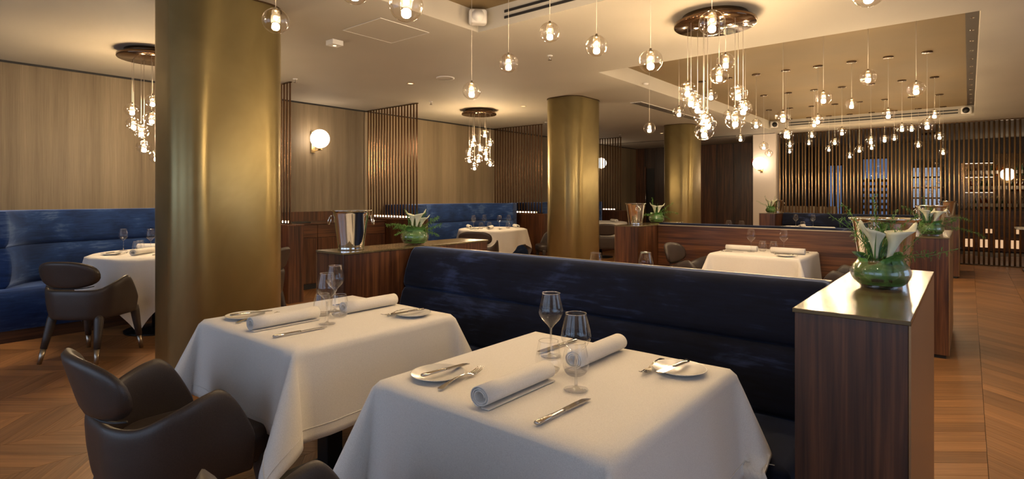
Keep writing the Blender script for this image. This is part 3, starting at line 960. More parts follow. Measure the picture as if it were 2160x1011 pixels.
glassware('tumbler', tumbler, [(-2.269, 1.407, 'left'), (-2.194, 1.446, 'right')], 'short clear water tumbler', names[2])
glassware('wine', wine_glass, [(-1.63, 5.63, 'left'), (-1.375, 5.79, 'right')], 'empty clear wine glass', names[3])
glassware('tumbler', tumbler, [(-1.565, 5.78, 'left'), (-1.466, 5.79, 'right')], 'short clear water tumbler', names[3])
glassware('wine', wine_glass, [(-1.67, 2.80, 'left, only its rim in view'), (-1.455, 3.0, 'right, only its rim in view')], 'empty clear wine glass', names[4])
glassware('wine', wine_glass, [(-2.33, 10.62, 'left'), (-2.08, 10.72, 'right')], 'empty clear wine glass', names[5])
glassware('tumbler', tumbler, [(-2.22, 10.62, 'between the wine glasses')], 'short clear water tumbler', names[5])
glassware('wine', wine_glass, [(-2.47, 7.55, 'left'), (-2.29, 7.5, 'right')], 'empty clear wine glass', names[6])
glassware('wine', wine_glass, [(-.90, 7.55, 'alone above the wooden back')], 'empty clear wine glass', names[7])

# round tables in the booths
RT = [(-6.10, 2.00), (-6.16, 7.0), (-6.05, 10.3)]
rn = ['left booth round table', 'second booth round table', 'farthest booth round table']
for i, c in enumerate(RT):
    make('rdt', rd_table, (*c, 0), 0, 'black pedestal base and top of the ' + rn[i])
    rz_ = [.23, .15, .3][i]; mb = round_drape(.555, .86 if i == 0 else .80, .7515, 3 + i)
    # towards the wall the cloth rests on the booth's seat
    mb.v = [(x, y, max(z, .460) if c[0] + x * math.cos(rz_) - y * math.sin(rz_) < XL + .11 + 1.085 else z) for x, y, z in mb.v]
    o = mb.build('round_tablecloth', 'linen', loc=(*c, 0)); o.rotation_euler = (0, 0, rz_)
    tag(o, 'white linen cloth falling in folds over the ' + rn[i], 'tablecloth')
def rset(c, a, tn, side, rad=.14):
    place_setting((c[0] - math.sin(a) * -rad * -1 * 0, c[1]), a, tn, side)
place_setting((RT[0][0], RT[0][1]), math.radians(40), rn[0], 'chair side')
make('napkin', napkin, (-6.48, 2.08, TOPZ), 2.3, 'rolled white linen napkin on the round table in the left booth, seat side')
glassware('wine', wine_glass, [(-6.48, 1.82, 'left'), (-6.25, 1.985, 'right, beside the column')], 'empty clear wine glass', rn[0])
glassware('tumbler', tumbler, [(-6.385, 1.935, 'back'), (-6.275, 1.875, 'front')], 'short clear water tumbler', rn[0])
place_setting(RT[1], math.radians(30), rn[1], 'chair side')
make('napkin', napkin, (-6.52, 6.80, TOPZ), .9, 'rolled white linen napkin, left edge of the second booth round table')
make('napkin', napkin, (-6.0, 7.42, TOPZ), .9, 'rolled white linen napkin, right edge of the second booth round table')
glassware('wine', wine_glass, [(-6.36, 6.74, 'first from left'), (-6.40, 7.05, 'second from left'), (-6.0, 6.98, 'third from left'), (-6.05, 7.28, 'rightmost')], 'empty clear wine glass', rn[1])
glassware('tumbler', tumbler, [(-6.20, 6.75, 'left'), (-6.23, 6.99, 'middle'), (-5.94, 7.13, 'right')], 'short clear water tumbler', rn[1])
make('napkin', napkin, (-5.75, 10.38, TOPZ), .9, 'rolled white linen napkin on the round table in the farthest booth')
glassware('wine', wine_glass, [(-6.0, 10.12, 'beside the column edge')], 'empty clear wine glass', rn[2])

# chairs
def face(c, t): return math.atan2(t[1] - c[1], t[0] - c[0]) - PI / 2
chairs = [((-2.20, .79), 0.0, 'brown leather tub chair at the table beside the large brass column'),
          ((-.955, .72), 0.0, 'brown leather tub chair at the bottom edge, at the frontmost square table'),
          ((-5.50, 1.33), face((-5.50, 1.33), (-6.0, 1.98)), 'brown leather tub chair in front of the left booth, seen from behind'),
          ((-5.37, 2.58), face((-5.37, 2.58), (-6.1, 2.1)), 'brown tub chair almost hidden behind the large brass column'),
          ((-5.52, 5.95), face((-5.52, 5.95), (-6.1, 6.9)), 'brown tub chair seen from behind at the round table in the second blue booth'),
          ((-5.62, 7.95), face((-5.62, 7.95), (-6.25, 7.15)), 'brown tub chair seen from its side, left of the middle brass column'),
          ((-5.17, 8.98), face((-5.17, 8.98), (-6.0, 10.3)), 'brown tub chair right of the middle brass column, at the farthest round table'),
          ((-2.17, 5.66), -PI / 2, 'brown tub chair left of the square table beyond the navy banquette'),
          ((-.88, 5.70), PI / 2, 'brown tub chair right of the square table beyond the navy banquette')]
for (x, y), a, lab in chairs: make('chair', chair, (x, y, 0), a, lab)

# little table at the right edge of the frame
st = thing('side_table', 'small pale topped pedestal table at the right edge before the tube screen', 'table', (.92, 12.98, 0))
MB().box((-.30, -.30, .725), (.30, .30, .75)).build('tabletop', 'stone', st, smooth=False, bevel=.004)
MB().box((-.06, -.06, .02), (.06, .06, .725)).build('pedestal', 'black_metal', st, smooth=False, bevel=.004)
MB().box((-.2, -.2, 0), (.2, .2, .02)).build('base_plate', 'black_metal', st, smooth=False)
mn = thing('menu_folder', 'pale menu folder lying on the small table at the right edge', 'menu', (.80, 12.9, .751), .3)
MB().box((-.11, -.15, 0), (.11, .15, .010)).build('cover', 'paper', mn, smooth=False, bevel=.002)
MB().lathe([(0, 0), (.03, 0), (.028, .012), (0, .02)], 16).build('paperweight', 'steel', mn, loc=(.03, .03, .010))

# ------------------------------------------------------------------ ice buckets
def bucket():
    t = thing('ice_bucket', '', 'ice bucket')
    o = [(0, .003), (.070, .003), (.078, .0), (.080, .004), (.078, .012), (.079, .018), (.108, .222), (.112, .232), (.122, .238), (.124, .241), (.121, .2435), (.108, .238), (.104, .225), (.075, .02), (0, .014)]
    MB().lathe(o, 56).build('body', 'chrome', t)
    for s in (1, -1):
        mb = MB().tube([(s * (.112 + .006), .0, .205), (s * .128, 0, .206)], .006, 10)
        br = mb.build('ring_mount', 'chrome', t)
        pts = [(s * (.126 + .012 * (1 - math.cos(a)) * .5), .026 * math.sin(a), .180 + .026 * math.cos(a)) for a in [2 * PI * k / 24 for k in range(25)]]
        MB().tube(pts, .0036, 8, cap=False).build('ring_handle', 'chrome', br)
    return t
ZC = .968
for (x, y, a, lab) in ((-2.955, 2.03, .7, 'polished steel ice bucket on the left end console of the navy banquette'),
                       (-.262, 2.66, 1.3, 'polished steel ice bucket behind the biggest lily bowl on the nearest console'),
                       (-2.99, 5.90, -.9, 'polished steel ice bucket beside the lily bowl right of the middle column'),
                       (-.265, 6.30, .5, 'polished steel ice bucket on the second console of the right aisle'),
                       (-.27, 11.6, .2, 'polished steel ice bucket on the farthest console of the right aisle'),
                       (-2.97, 11.98, .2, 'polished steel ice bucket on the small far console before the white pier')):
    make('bucket', bucket, (x, y, ZC), a, lab)

# ------------------------------------------------------------------ lily bowls
def sprig(mb, p0, d, L, rnd, dens=1.0, curl=.5, droop=.0):
    p = Vector(p0); d = Vector(d).normalized(); pts = [p.copy()]; n = 14
    for k in range(n):
        d = (d + Vector((rnd.uniform(-1, 1), rnd.uniform(-1, 1), rnd.uniform(-1, 1))) * .12 * curl + Vector((0, 0, -droop / n))).normalized()
        p = p + d * L / n; pts.append(p.copy())
    mb.tube(pts, [.0011 * (1 - .6 * i / n) + .0003 for i in range(n + 1)], 5)
    for i in range(2, n):
        for q in range(int(3 * dens)):
            w = rnd.random(); b = pts[i].lerp(pts[i + 1] if i < n else pts[i], w)
            e = Vector((rnd.uniform(-1, 1), rnd.uniform(-1, 1), rnd.uniform(-1, 1))).normalized()
            e = (e + d * .6).normalized(); l = min(L, .24) * .15 * (1 - .5 * i / n) * rnd.uniform(.5, 1.1)
            m = b + e * l * .6; tip = b + e * l + Vector((0, 0, -l * .2))
            s = e.cross(Vector((0, 0, 1)))
            s = s.normalized() * .0014 if s.length > .01 else Vector((.0014, 0, 0))
            o = len(mb.v); mb.v += [tuple(b), tuple(m + s), tuple(tip), tuple(m - s)]; mb.f += [(o, o + 1, o + 2, o + 3)]
            for _ in range(5):
                e2 = (e + Vector((rnd.uniform(-1, 1), rnd.uniform(-1, 1), rnd.uniform(-1, 1))) * .9).normalized(); b2 = b.lerp(tip, rnd.uniform(.2, .95)); l2 = l * .38
                t2 = b2 + e2 * l2; s2 = e2.cross(Vector((.3, .2, 1))).normalized() * .0013
                o = len(mb.v); mb.v += [tuple(b2 - s2), tuple(b2 + s2), tuple(t2)]; mb.f += [(o, o + 1, o + 2)]
def lily(parent, base, top, tilt, size=1.0, az=0.0):
    st_ = MB().tube([base, tuple((Vector(base) + Vector(top)) / 2 + Vector((.004, 0, 0))), top], [.0045, .0045, .006], 8).build('lily_stem', 'blade_green', parent)
    # spathe: funnel open on one side, lip flaring into a point
    hgt = .105 * size
    T = Vector(top); ax = Vector((math.cos(az) * math.sin(tilt), math.sin(az) * math.sin(tilt), math.cos(tilt)))
    a1 = Vector((-math.sin(az), math.cos(az), 0)); a2 = ax.cross(a1)
    def f(u, v):
        a = (u - .5) * 2 * PI * 1.04
        back = math.cos(a)          # 1 in the tall middle, -1 where the edges overlap
        h = hgt * (v * (.74 + .30 * (back * .5 + .5)))
        r = (.0060 + .021 * size * v ** 1.5 + .011 * size * (max(0, v - .6) / .4) ** 1.5 * (1 + .3 * back)) * (1 + .02 * u)
        if back > .9: h += hgt * .28 * (back - .9) / .1 * max(0, v - .6) / .4
        return tuple(T + ax * h + (a1 * math.sin(a) + a2 * -math.cos(a)) * r)
    MB().grid(f, 33, 10).build('lily_flower', 'lily_white', parent, solid=.0012)
    MB().tube([tuple(T + ax * .01), tuple(T + ax * hgt * .62)], [.004, .0028], 8).build('spadix', 'moss', st_)
def flower_bowl(name_label, loc, rz, seed, lilies, sprigs, blades=16, scale=1.0, lead=None):
    rnd = random.Random(seed)
    t = thing('lily_bowl', name_label, 'flower bowl', loc, rz); t.scale = (scale,) * 3
    o = [(0, .001), (.050, .001), (.062, .004), (.082, .020), (.0945, .042), (.0955, .058), (.088, .078), (.072, .094), (.064, .100)]
    i = [(.062, .0985), (.070, .092), (.085, .077), (.0925, .058), (.0915, .042), (.079, .021), (.060, .007), (0, .004)]
    MB().lathe(o + i, 44).build('glass_bowl', 'thick_glass', t, recalc=False)
    # leaves wrapped inside the glass
    for k in range(4):
        a0 = k * PI / 2 + rnd.uniform(-.2, .2)
        def f(u, v, a0=a0, k=k):
            a = a0 + (u - .5) * 2.2 * (1 - .12 * v); z = .012 + .09 * v + (.022 * math.sin(u * 6 + k) * v if k % 2 else .012 * math.cos(u * 5) * v)
            zc = min(z, .1)
            r = .0845 - .9 * (zc - .05) ** 2 / .05 * .42 - .0015 * k
            z += .020 * v ** 3 * (1 - abs(2 * u - 1)) * (1.6 if k % 2 == 0 else .4)
            if z > .095: r = .060 + (z - .095) * 1.0
            r -= .0015 * math.sin(u * PI * 6)
            return (r * math.cos(a), r * math.sin(a), z)
        MB().grid(f, 18, 9).build('leaf', 'leaf_green', t)
    MB().lathe([(0, .010), (.055, .010), (.076, .026), (.080, .036), (0, .036)], 28).build('soil', 'soil', t)
    mb = MB()
    for _ in range(220):
        a = rnd.uniform(0, 2 * PI); r = .060 * math.sqrt(rnd.random()); z = .088 + rnd.uniform(0, .016)
        x, y = r * math.cos(a), r * math.sin(a); e = Vector((rnd.uniform(-1, 1), rnd.uniform(-1, 1), rnd.uniform(0, .8))) * .012
        mb.add([(x, y, z), (x + .002, y + .001, z), (x + e.x, y + e.y, z + e.z)], [(0, 1, 2)])
    ms = mb.build('moss', 'moss', t, recalc=False); ms['kind'] = 'stuff'
    MB().lathe([(0, .094), (.05, .090), (.058, .082), (.05, .06), (0, .05)], 20).build('moss_bed', 'moss', t)
    for (bx_, by_, tx, ty, tz, tilt, sz, az) in lilies: lily(t, (bx_, by_, .08), (tx, ty, tz), tilt, sz, az)
    mb = MB()
    for _ in range(blades):
        a = rnd.uniform(0, 2 * PI); r = rnd.uniform(0, .03); bx_, by_ = r * math.cos(a) - .02, r * math.sin(a)
        lean = rnd.uniform(0, .05); h = rnd.uniform(.08, .17); w = .0028; an = rnd.uniform(0, PI)
        vs = []
        for k in range(6):
            q = k / 5; ww = w * (1 - q ** 2) + .0002; cx = bx_ + math.cos(a) * lean * q * q; cy = by_ + math.sin(a) * lean * q * q
            vs += [(cx - math.cos(an) * ww, cy - math.sin(an) * ww, .085 + h * q), (cx + math.cos(an) * ww, cy + math.sin(an) * ww, .085 + h * q)]
        mb.add(vs, [(2 * k, 2 * k + 1, 2 * k + 3, 2 * k + 2) for k in range(5)])
    g = mb.build('grass_blades', 'blade_green', t, recalc=False); g['kind'] = 'stuff'
    for (d, L, dens, droop) in sprigs:
        mb = MB(); sprig(mb, (.02 * d[0], .02 * d[1], .09), d, L, rnd, dens, 1.0, droop)
        mb.build('fern_sprig', 'fern_green', t, recalc=False)
    return t
RV = Vector((.7728, .6347, 0)); DV = Vector((-.6347, .7728, 0))
def dirv(l, d, z): v = RV * l + DV * d; return (v.x, v.y, z)
def lil(l, d, z, tilt, sz, side):
    v = RV * l + DV * d; b = v * .35
    return (b.x, b.y, v.x, v.y, z, tilt, sz, math.atan2(RV.y, RV.x) + (0 if side > 0 else PI))
flower_bowl('largest lily bowl, green leaves in clear glass, on the nearest walnut console', (-.25, 2.42, ZC), 0, 5,
            [lil(-.022, -.01, .105, .10, 1.05, -1), lil(.022, -.01, .10, .36, 1.18, 1)],
            [(dirv(-.5, .1, 1.0), .22, 1.5, .2), (dirv(.1, .2, 1.0), .25, 1.7, .1), (dirv(-.9, .1, 1.5), .24, 1.3, .4), (dirv(1, .1, .25), .30, 1.2, -.25), (dirv(1, .0, .75), .2, 1.2, 1.0), (dirv(.45, .1, 1.1), .22, 1.5, .4), (dirv(.9, .2, .05), .26, 1.0, -.6), (dirv(-.3, .2, 1.0), .26, 2.2, .1), (dirv(.3, .3, 1.2), .25, 2.2, .3)], blades=30)
flower_bowl('bushy fern and lily bowl at the corner of the navy banquette left console', (-2.93, 2.52, ZC), 0, 6,
            [lil(-.015, 0, .125, .10, .85, -1), lil(.012, 0, .12, .2, .95, 1), lil(.03, .02, .11, .35, .8, 1)],
            [(dirv(-1, 0, .55), .19, 3.6, .5), (dirv(-1, .2, .2), .17, 3.6, .7), (dirv(-.8, .2, .8), .16, 3.2, .4), (dirv(1, 0, .8), .22, 3.6, .3), (dirv(1, .1, .45), .19, 3.6, .2), (dirv(.9, -.3, .15), .16, 3.4, .5), (dirv(-.3, 0, .9), .16, 3.0, .2), (dirv(.5, .2, .9), .15, 3, .4), (dirv(-.7, -.4, .1), .13, 3, .8)])
flower_bowl('lily bowl on the console right of the middle brass column', (-2.985, 6.45, ZC), 0, 8,
            [lil(-.02, 0, .12, .15, 1.0, -1), lil(.02, 0, .12, .3, 1.0, 1)],
            [(dirv(-1, 0, .2), .2, 3.2, .5), (dirv(1, 0, .5), .26, 3.2, .6), (dirv(.7, 0, .7), .24, 3.2, .6), (dirv(-.3, 0, 1), .24, 2.8, .2), (dirv(1, .1, .1), .18, 3, .5)])
flower_bowl('trailing fern and lily bowl on the second console of the right aisle', (-.25, 5.86, ZC), 0, 9,
            [lil(-.025, 0, .12, .25, 1.0, -1), lil(.03, 0, .115, .5, 1.05, 1), lil(.0, .02, .11, .1, .85, 1)],
            [(dirv(1, 0, .7), .34, 3.2, 1.2), (dirv(1, .1, .3), .40, 3.2, .6), (dirv(1, -.2, -.15), .36, 3.0, -.2), (dirv(-1, 0, .7), .30, 3.0, .5), (dirv(-.9, 0, .05), .34, 3.0, .25), (dirv(-.3, 0, 1), .24, 3, .2)], blades=34)
flower_bowl('tiny far lily bowl beside the ice bucket before the white pier', (-2.99, 11.6, ZC), 0, 12,
            [lil(-.02, 0, .13, .2, 1.2, -1), lil(.03, 0, .13, .3, 1.2, 1)],
            [(dirv(-1, 0, .9), .30, 2.5, .4), (dirv(-.6, 0, 1), .26, 2.5, .2), (dirv(.3, 0, 1), .24, 2.5, .2)], blades=30)

# ------------------------------------------------------------------ pendant lights
def globe_parts(parent, loc, first={}):
    """clear glass globe with ribbed inner glass and glowing bulb; returns the globe part"""
    if 'g' not in first:
        R = .069
        prof = [(R * math.sin(a) * 1.0, R * math.cos(a) * .96) for a in [math.radians(14 + 162 * k / 22) for k in range(23)]] + [(0.0005, -R * .96)]
        first['g'] = MB().lathe(prof, 32).build('glass_globe', 'lamp_glass', None).data
        pr = []
        rib = MB(); n = 28; vs = []; zs = [.058, .056, .044, .038, .032, .027, .000, -.012]
        rs = [.010, .017, .018, .0235, .018, .0225, .0225, .020]
        R_ = []
        for z, r in zip(zs, rs):
            R_.append([((r + (.0012 if k % 2 else 0)) * math.cos(2 * PI * k / n), (r + (.0012 if k % 2 else 0)) * math.sin(2 * PI * k / n), z) for k in range(n)])
        rib.rings(R_, cap=False)
        first['t'] = rib.build('ribbed_tube', 'ribbed_glass', None).data
        first['b'] = MB().lathe([(0, -.050), (.012, -.048), (.0185, -.041), (.0195, -.032), (.0185, -.021), (.012, -.014), (0, -.012)], 14).build('bulb', 'bulb_light', None).data
        first['c'] = MB().lathe([(0, .074), (.007, .073), (.008, .062), (.012, .060), (.012, .050), (0, .050)], 14).build('socket', 'steel', None).data
        for o in list(COL.objects):
            if o.name in ('glass_globe', 'ribbed_tube', 'bulb', 'socket') and o.parent is None: bpy.data.objects.remove(o)
    g = bpy.data.objects.new('glass_globe', first['g']); COL.objects.link(g); g.parent = parent; g.location = loc
    for nm, k in (('ribbed_tube', 't'), ('bulb', 'b'), ('socket', 'c')):
        o = bpy.data.objects.new(nm, first[k]); COL.objects.link(o); o.parent = g
    return g
cable_me = MB().tube([(0, 0, 0), (0, 0, 1)], .0016, 6).build('cable', 'cable').data
can_me = MB().lathe([(0, 0), (.050, 0), (.052, .004), (.052, .012), (0, .012)], 28).build('canopy', 'bronze_dark').data
for o in list(COL.objects):
    if o.name in ('cable', 'canopy'): bpy.data.objects.remove(o)
def cable(parent, x, y, z0, z1):
    o = bpy.data.objects.new('cable', cable_me); COL.objects.link(o); o.parent = parent; o.location = (x, y, z0); o.scale = (1, 1, z1 - z0)
XG = [-2.85, -2.495, -2.14, -1.785, -1.425, -1.07, -.71, -.355]
ZW = [2.08, 2.23, 2.38, 2.23]
def pend(x, y, z, lab, grp):
    t = thing('pendant_light', lab, 'pendant lamp', (x, y, HR), 0, grp)
    c = bpy.data.objects.new('canopy', can_me); COL.objects.link(c); c.parent = t; c.location = (0, 0, -.0125)
    cable(t, 0, 0, z + .07 - HR, -.0125)
    globe_parts(t, (0, 0, z - HR))
for r, (y, ph) in enumerate(((5.97, 0), (7.61, 1), (9.28, 3), (10.93, 0), (12.47, 1))):
    for k, x in enumerate(XG):
        pend(x, y, ZW[(k + ph) % 4], 'clear glass globe pendant, far ceiling recess, %s row, %s from left' % (ORD[r], ORD[k]), 'globe pendants under the far recess')
for r, (y, ph, rn_) in enumerate(((3.0, 0, 'far'), (1.49, 1, 'near'))):
    for k, x in enumerate(XG):
        z = ZW[(k + ph) % 4]
        pend(x, y, z, 'clear glass globe pendant, near ceiling recess, %s row, %s from left' % (rn_, ORD[k]), 'globe pendants under the near recess')

def cluster(lab, c, rad, pts):
    t = thing('cluster_chandelier', lab, 'chandelier', (c[0], c[1], H))
    MB().lathe([(0, -.001), (rad * .80, -.001), (rad * .80, -.045), (0, -.045)], 48).build('ceiling_box', 'bronze_dark', t)
    MB().lathe([(0, -.046), (rad * .97, -.046), (rad, -.052), (rad, -.075), (rad * .985, -.080), (0, -.080)], 64).build('canopy', 'bronze_gloss', t)
    for (x, y, z) in pts:
        cable(t, x - c[0], y - c[1], z + .07 - H, -.080)
        globe_parts(t, (x - c[0], y - c[1], z - H))
def wpt(px, py, d):
    u = (px - 1080) / 1174
    return (d * (-.6347 + .7728 * u), d * (.7728 + .6347 * u), 1.3 + (413 - py) * d / 1174)
cluster('big cluster of glass globes on a round bronze plate between the ceiling recesses', (-1.53, 4.35), .306,
        [(-1.71, 4.26, 2.13), (-1.64, 4.15, 2.03), (-1.70, 4.44, 2.02), (-1.60, 4.30, 1.90), (-1.64, 4.50, 1.89), (-1.52, 4.10, 1.78),
         (-1.42, 4.13, 2.19), (-1.46, 4.39, 2.34), (-1.34, 4.24, 1.86), (-1.38, 4.44, 2.09), (-1.38, 4.56, 1.99)])
cb = [(1023, 282, 9.0), (1000, 291, 9.25), (997, 302, 8.95), (1034, 301, 9.15), (1013, 312, 9.2), (1025, 319, 8.9), (990, 321, 9.1), (990, 335, 8.95), (1010, 335, 8.9), (1026, 332, 9.25), (1034, 344, 9.0), (1001, 352, 9.1)]
cluster('cluster of glass globes hanging over the round table in the second blue booth', (-6.19, 6.69), .285, [wpt(*p) for p in cb])
cc = [(279, 232, 5.50), (282, 262, 5.38), (298, 277, 5.30), (304, 310, 5.45), (322, 214, 5.50), (320, 250, 5.25), (340, 240, 5.6), (352, 265, 5.4), (346, 300, 5.3), (364, 230, 5.45), (330, 330, 5.5)]
cluster('cluster of glass globes over the left booth, beside the large brass column', (-6.13, 1.97), .30, [wpt(*p) for p in cc])

# opal wall globes
def sconce():
    t = thing('wall_globe', '', 'wall lamp')
    # wall on -X side
    MB().box((0, -.03, -.20), (.012, .03, .12)).build('wall_plate', 'brass_satin', t, smooth=False, bevel=.002)
    MB().tube([(.012, 0, -.17), (.25, 0, -.17)], .007, 10).build('arm', 'brass_satin', t)
    MB().lathe([(0, -.168), (.03, -.166), (.03, -.135), (0, -.135)], 20).build('cup', 'brass_satin', t).location = (.19, 0, 0)
    MB().lathe([(.138 * math.sin(PI * k / 20), -.138 * math.cos(PI * k / 20)) for k in range(21)], 36).build('opal_globe', 'opal_light', t).location = (.19, 0, 0)
    return t
make('sconce', sconce, (XL + .026, 4.60, 2.15), 0, 'glowing opal globe wall lamp between the first two slat screens')
make('sconce', sconce, (XL + .003, 12.85, 2.16), 0, 'glowing opal globe wall lamp seen through the slats right of the middle column')
make('sconce', sconce, (-3.66, SCREEN_Y - .103, 2.03), -PI / 2, 'glowing opal globe wall lamp on the white pier')

# ------------------------------------------------------------------ small ceiling fittings
sp = thing('ceiling_speaker', 'round white ceiling speaker between the pendants and the bronze plate', 'speaker', (-4.80, 4.60, H))
MB().lathe([(0, -.006), (.085, -.006), (.098, -.010), (.105, -.006), (.105, -.0005), (0, -.0005)], 40).build('grille', 'ceiling_paint', sp)
MB().lathe([(.098, -.011), (.108, -.009), (.110, -.0005)], 40).build('ring', 'white_plastic', sp)
def downlight():
    t = thing('downlight', '', 'ceiling light')
    MB().lathe([(.034, -.0005), (.048, -.0005), (.050, -.004), (.036, -.005)], 28).build('trim_ring', 'brass_satin', t)
    MB().lathe([(0, -.0015), (.035, -.0015)], 24).build('lens', 'spot_light', t)
    return t
def on_ceiling(px, py):
    d = 1174 * (H - 1.3) / (413 - py); return wpt(px, py, d)[:2]
for (p, lab) in (((866, 176), 'small brass ringed downlight left of the round ceiling speaker'), ((1104, 224), 'small brass downlight above the left side of the middle column'),
                 ((1396, 281), 'tiny far downlight left of the farthest column')):
    x, y = on_ceiling(*p); make('downlight', downlight, (x, y, H), 0, lab)
def sprinkler():
    t = thing('sprinkler', '', 'sprinkler')
    MB().lathe([(0, 0), (.028, 0), (.026, -.008), (0, -.008)], 20).build('rosette', 'white_plastic', t, loc=(0, 0, -.0005))
    mb = MB().tube([(0, 0, -.008), (0, 0, -.045)], .006, 8); mb.lathe([(0, -.045), (.02, -.045), (.02, -.048), (0, -.048)], 16)
    mb.build('head', 'steel', t)
    return t
for (p, lab) in (((623, 166), 'steel sprinkler head above the lit wall globe'), ((909, 214), 'steel sprinkler head above the second slat screen'), ((1152, 258), 'sprinkler head just left of the middle column'),
                 ((1308, 284), 'sprinkler head above the last slat screen'), ((1160, 117), 'sprinkler head among the near pendants')):
    x, y = on_ceiling(*p); make('sprinkler', sprinkler, (x, y, H), 0, lab)
x, y = on_ceiling(706, 86)
em = thing('emergency_light', 'small white box light on the ceiling right of the large column', 'ceiling light', (x, y, H), 0)
MB().box((-.055, -.055, -.045), (.055, .055, -.0005)).build('housing', 'white_plastic', em, smooth=False, bevel=.003)
MB().lathe([(0, -.05), (.014, -.048), (.016, -.045)], 14).build('lens', 'spot_light', em)
corners = [on_ceiling(*q) for q in ((787, 122), (836, 108), (766, 94), (720, 106))]
ap = thing('access_panel', 'flush square access panel in the ceiling right of the small white box', 'panel', (-3.83, 2.98, H))
MB().box((-.25, -.25, -.003), (.25, .25, -.0005)).build('lid', 'ceiling_paint', ap, smooth=False, bevel=.001)
fr = MB()
for a, b in (((-.257, -.257), (.257, -.252)), ((-.257, .252), (.257, .257)), ((-.257, -.252), (-.252, .252)), ((.252, -.252), (.257, .252))): fr.box((*a, -.0045), (*b, -.0005))
fr.build('frame', 'white_plastic', ap, smooth=False)
av = thing('ceiling_vent', 'long slotted air vent in the ceiling right of the middle column', 'vent', (-3.85, 8.9, H))
MB().box((-.09, -1.3, -.006), (.09, 1.3, -.0005)).build('frame', 'white_plastic', av, smooth=False)
for k in range(5): MB().box((-.07 + k * .03, -1.27, -.009), (-.055 + k * .03, 1.27, -.006)).build('louvre', 'black_metal', av, smooth=False)
dt = thing('smoke_detector', 'white smoke detector on the far gold recess', 'detector', (-1.08, 8.85, HR))
MB().lathe([(0, -.04), (.04, -.038), (.055, -.02), (.06, -.0005), (0, -.0005)], 24).build('housing', 'white_plastic', dt)
MB().lathe([(.0415, -.036), (.052, -.024), (.05, -.024)], 24).build('grille', 'black', dt)
def recess_speaker(face='black'):
    t = thing('corner_speaker', '', 'speaker')
    slab(MB(), .075, .05, -.06, .06, .03, .02).build('housing', 'white_plastic', t)
    MB().lathe([(0, 0), (.05, 0), (.052, -.004), (0, -.006)], 24).build('cone', face, t, loc=(0, -.052, 0)).rotation_euler = (-PI / 2, 0, 0)
    return t
make('rspw', lambda: recess_speaker('white_plastic'), (-3.16, 3.40, H + .085), .8, 'white corner speaker at the left corner of the near ceiling recess')
make('rspk', recess_speaker, (-.03, 12.52, H + .085), -.2, 'dark fronted corner speaker at the far right corner of the far recess')
make('rspk', recess_speaker, (-3.16, 12.50, H + .085), .5, 'corner speaker at the far left corner of the far recess')

# ------------------------------------------------------------------ behind the tube screen: bar
bar = thing('back_bar', 'dark back bar with bottle shelves seen through the right part of the tube screen', 'bar', (0, 17.45, 0))
MB().box((-.15, -.25, 0), (2.9, .25, .95)).build('counter', 'walnut_x', bar, smooth=False, bevel=.003)
MB().box((-.17, -.27, .95), (2.92, .27, .985)).build('counter_top', 'black', bar, smooth=False)
MB().box((-.15, .21, .985), (2.9, .24, 2.1)).build('mirror_back', 'bronze_gloss', bar, smooth=False)
for z in (1.38, 1.75, 2.09): MB().box((-.1, .17, z - .008), (2.86, .19, z - .0005)).build('bottle_fill_strip', 'bottle_fill', bar, smooth=False)  # added glow strips that lift the dark bottle shelves
for z in (1.38, 1.75): MB().box((-.12, .0, z), (2.88, .2, z + .02)).build('shelf', 'bronze_dark', bar, smooth=False)
for k in range(11):
    MB().box((-.08 + k * .27, -.262, .08), (.10 + k * .27, -.252, .27)).build('lit_niche', 'bar_glow', bar, smooth=False)
for k in range(4):
    MB().box((.3 + k * .5, -.262, .42), (.42 + k * .5, -.252, .52)).build('lit_drawer_front', 'bar_glow', bar, smooth=False)
def bottle(mat):
    def b():
        t = thing('bottle', '', 'bottle')
        MB().lathe([(0, 0), (.036, 0), (.038, .006), (.038, .17), (.030, .20), (.014, .225), (.013, .285), (0, .285)], 14).build('glass', mat, t)
        MB().lathe([(.015, .26), (.0155, .30), (0, .302)], 12).build('cap', 'brass_satin', t)
        MB().lathe([(.0385, .05), (.0385, .13)], 14).build('paper_label', 'paper', t)
        return t
    return b
kinds = ['clear_glass', 'amber_glass', 'green_glass']
n = 0
for row, z in enumerate((.986, 1.401, 1.771)):
    for k in range(15):
        x = .0 + k * .105 + (.03 if row == 1 else 0)
        kd = kinds[(k * 2 + row + (k // 3)) % 3]; yy = 17.45 + (.10 if row else .02)
        make('bottle' + kd, bottle(kd), (x, yy, z), 0, '%s bottle on the back bar %s, %s from its left end' % ({'clear_glass': 'clear', 'amber_glass': 'amber', 'green_glass': 'green'}[kd], ['counter', 'middle shelf', 'top shelf'][row], ORD[k]), 'bottles on the back bar')
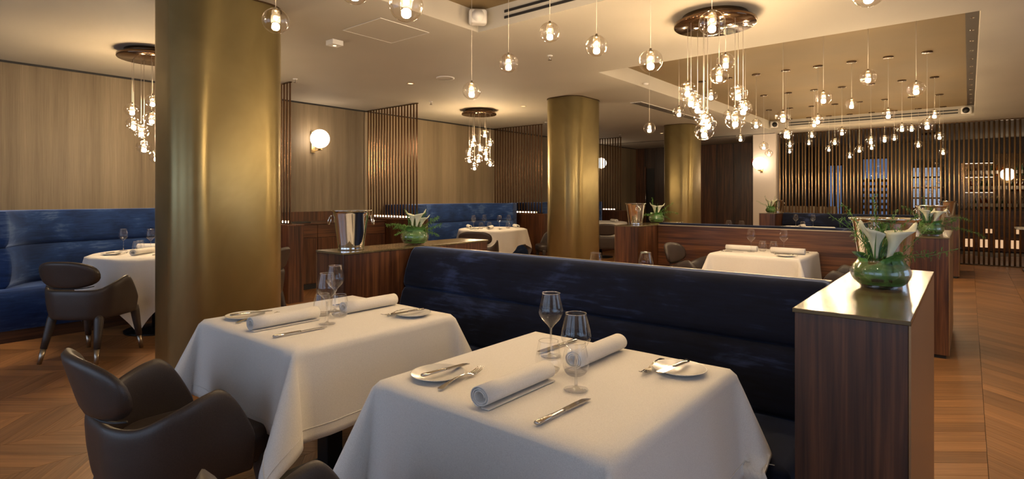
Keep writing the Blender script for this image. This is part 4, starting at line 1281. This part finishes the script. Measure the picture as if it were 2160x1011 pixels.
# glass display cabinet left of the bar; bluish daylight in its panes is emission
gc = thing('glass_cabinet', 'backlit glass cabinet with dark bars behind the tube screen, left of the bottles', 'cabinet', (-.80, 17.3, 0))
MB().box((-.32, .05, 0), (.32, .3, 2.2)).build('carcass', 'black', gc, smooth=False)
for j in range(4):
    for k in range(3):
        MB().box((-.29 + k * .2, .03, 1.0 + j * .26), (-.13 + k * .2, .045, 1.22 + j * .26)).build('pane', 'pane_glow', gc, smooth=False)
for j in range(3):
    for k in range(3):
        g = MB().lathe([(0, .0), (.03, .0), (.035, .03), (.03, .09), (.028, .09), (.03, .03), (0, .008)], 14).build('glass', 'clear_glass', gc, loc=(-.21 + k * .2, .0, 1.0 + j * .26))
MB().box((-.32, -.06, .975), (.32, .05, .998)).build('shelf', 'bronze_dark', gc, smooth=False)
for j in (1, 2): MB().box((-.32, -.05, .975 + j * .26), (.32, .05, .998 + j * .26)).build('shelf', 'bronze_dark', gc, smooth=False)
wt = thing('wine_rack', 'checkered dark rack with pale openings before the far window', 'rack', (-1.85, 17.0, 0))
mb = MB()
for k in range(6): mb.box((-.35 + k * .13, -.02, .3), (-.31 + k * .13, .02, 1.75))
for j in range(10): mb.box((-.35, -.015, .3 + j * .15), (.34, .015, .37 + j * .15))
mb.build('lattice', 'black', wt, smooth=False)
MB().box((-.37, -.1, 0), (.36, .1, .298)).build('base', 'dark_panel', wt, smooth=False)
# small globe chandelier over the bar
t = thing('bar_chandelier', 'loose cascade of small clear globes behind the tube screen, above the lit cabinet', 'chandelier', (-.62, 15.6, H))
MB().lathe([(0, -.001), (.2, -.001), (.2, -.03), (0, -.03)], 32).build('canopy', 'bronze_dark', t)
rb = random.Random(4)
for k in range(16):
    x = rb.uniform(-.28, .28); y = rb.uniform(-.2, .2); z = rb.uniform(1.35, 2.15)
    cable(t, x * .6, y * .6, z + .05 - H, -.03)
    o = MB().lathe([(.045 * math.sin(PI * q / 12), -.045 * math.cos(PI * q / 12)) for q in range(13)], 16).build('small_globe', 'lamp_glass', t, loc=(x * .6, y * .6, z - H))
    MB().lathe([(0, -.02), (.010, -.01), (.010, .008), (0, .015)], 10).build('small_bulb', 'bar_glow', o)
make('sconce', sconce, (.70, YF - .30, 1.80), -PI / 2, 'glowing opal globe seen through the tube screen at the right edge')
pl = MB().box((.45, YF - .297, 1.0), (1.0, YF - .25, 2.3))
pl.build('sconce_board', 'bronze_dark', bar, smooth=False).location = (0, -17.45, 0)
# upholstered sofa and framed picture behind the left end of the screen
so = thing('lounge_sofa', 'buttoned beige sofa back behind the left part of the tube screen', 'sofa', (-3.0, 15.2, 0))
slab(MB(), .62, .36, .06, .44, .05, .04).build('seat', 'beige_leather', so); MB().box((-.58, -.32, 0), (.58, .32, .062)).build('plinth', 'black', so, smooth=False)
for k in range(6): slab(MB(), .10, .07, .40, 1.05, .05, .04, -.52 + k * .208, -.30).build('back_channel', 'beige_leather', so)
pf = thing('framed_picture', 'tall pale framed picture behind the left end of the tube screen', 'picture', (-3.95, YF - .03, 1.55))
MB().box((-.26, -.015, -.42), (.26, .02, .42)).build('frame', 'black', pf, smooth=False)
for k in range(3): MB().box((-.22 + k * .155, -.022, -.38), (-.09 + k * .155, -.016, .38)).build('canvas', 'porcelain', pf, smooth=False)

for o in list(bpy.data.objects):
    if o.type == 'MESH' and not o.users_collection: bpy.data.objects.remove(o)
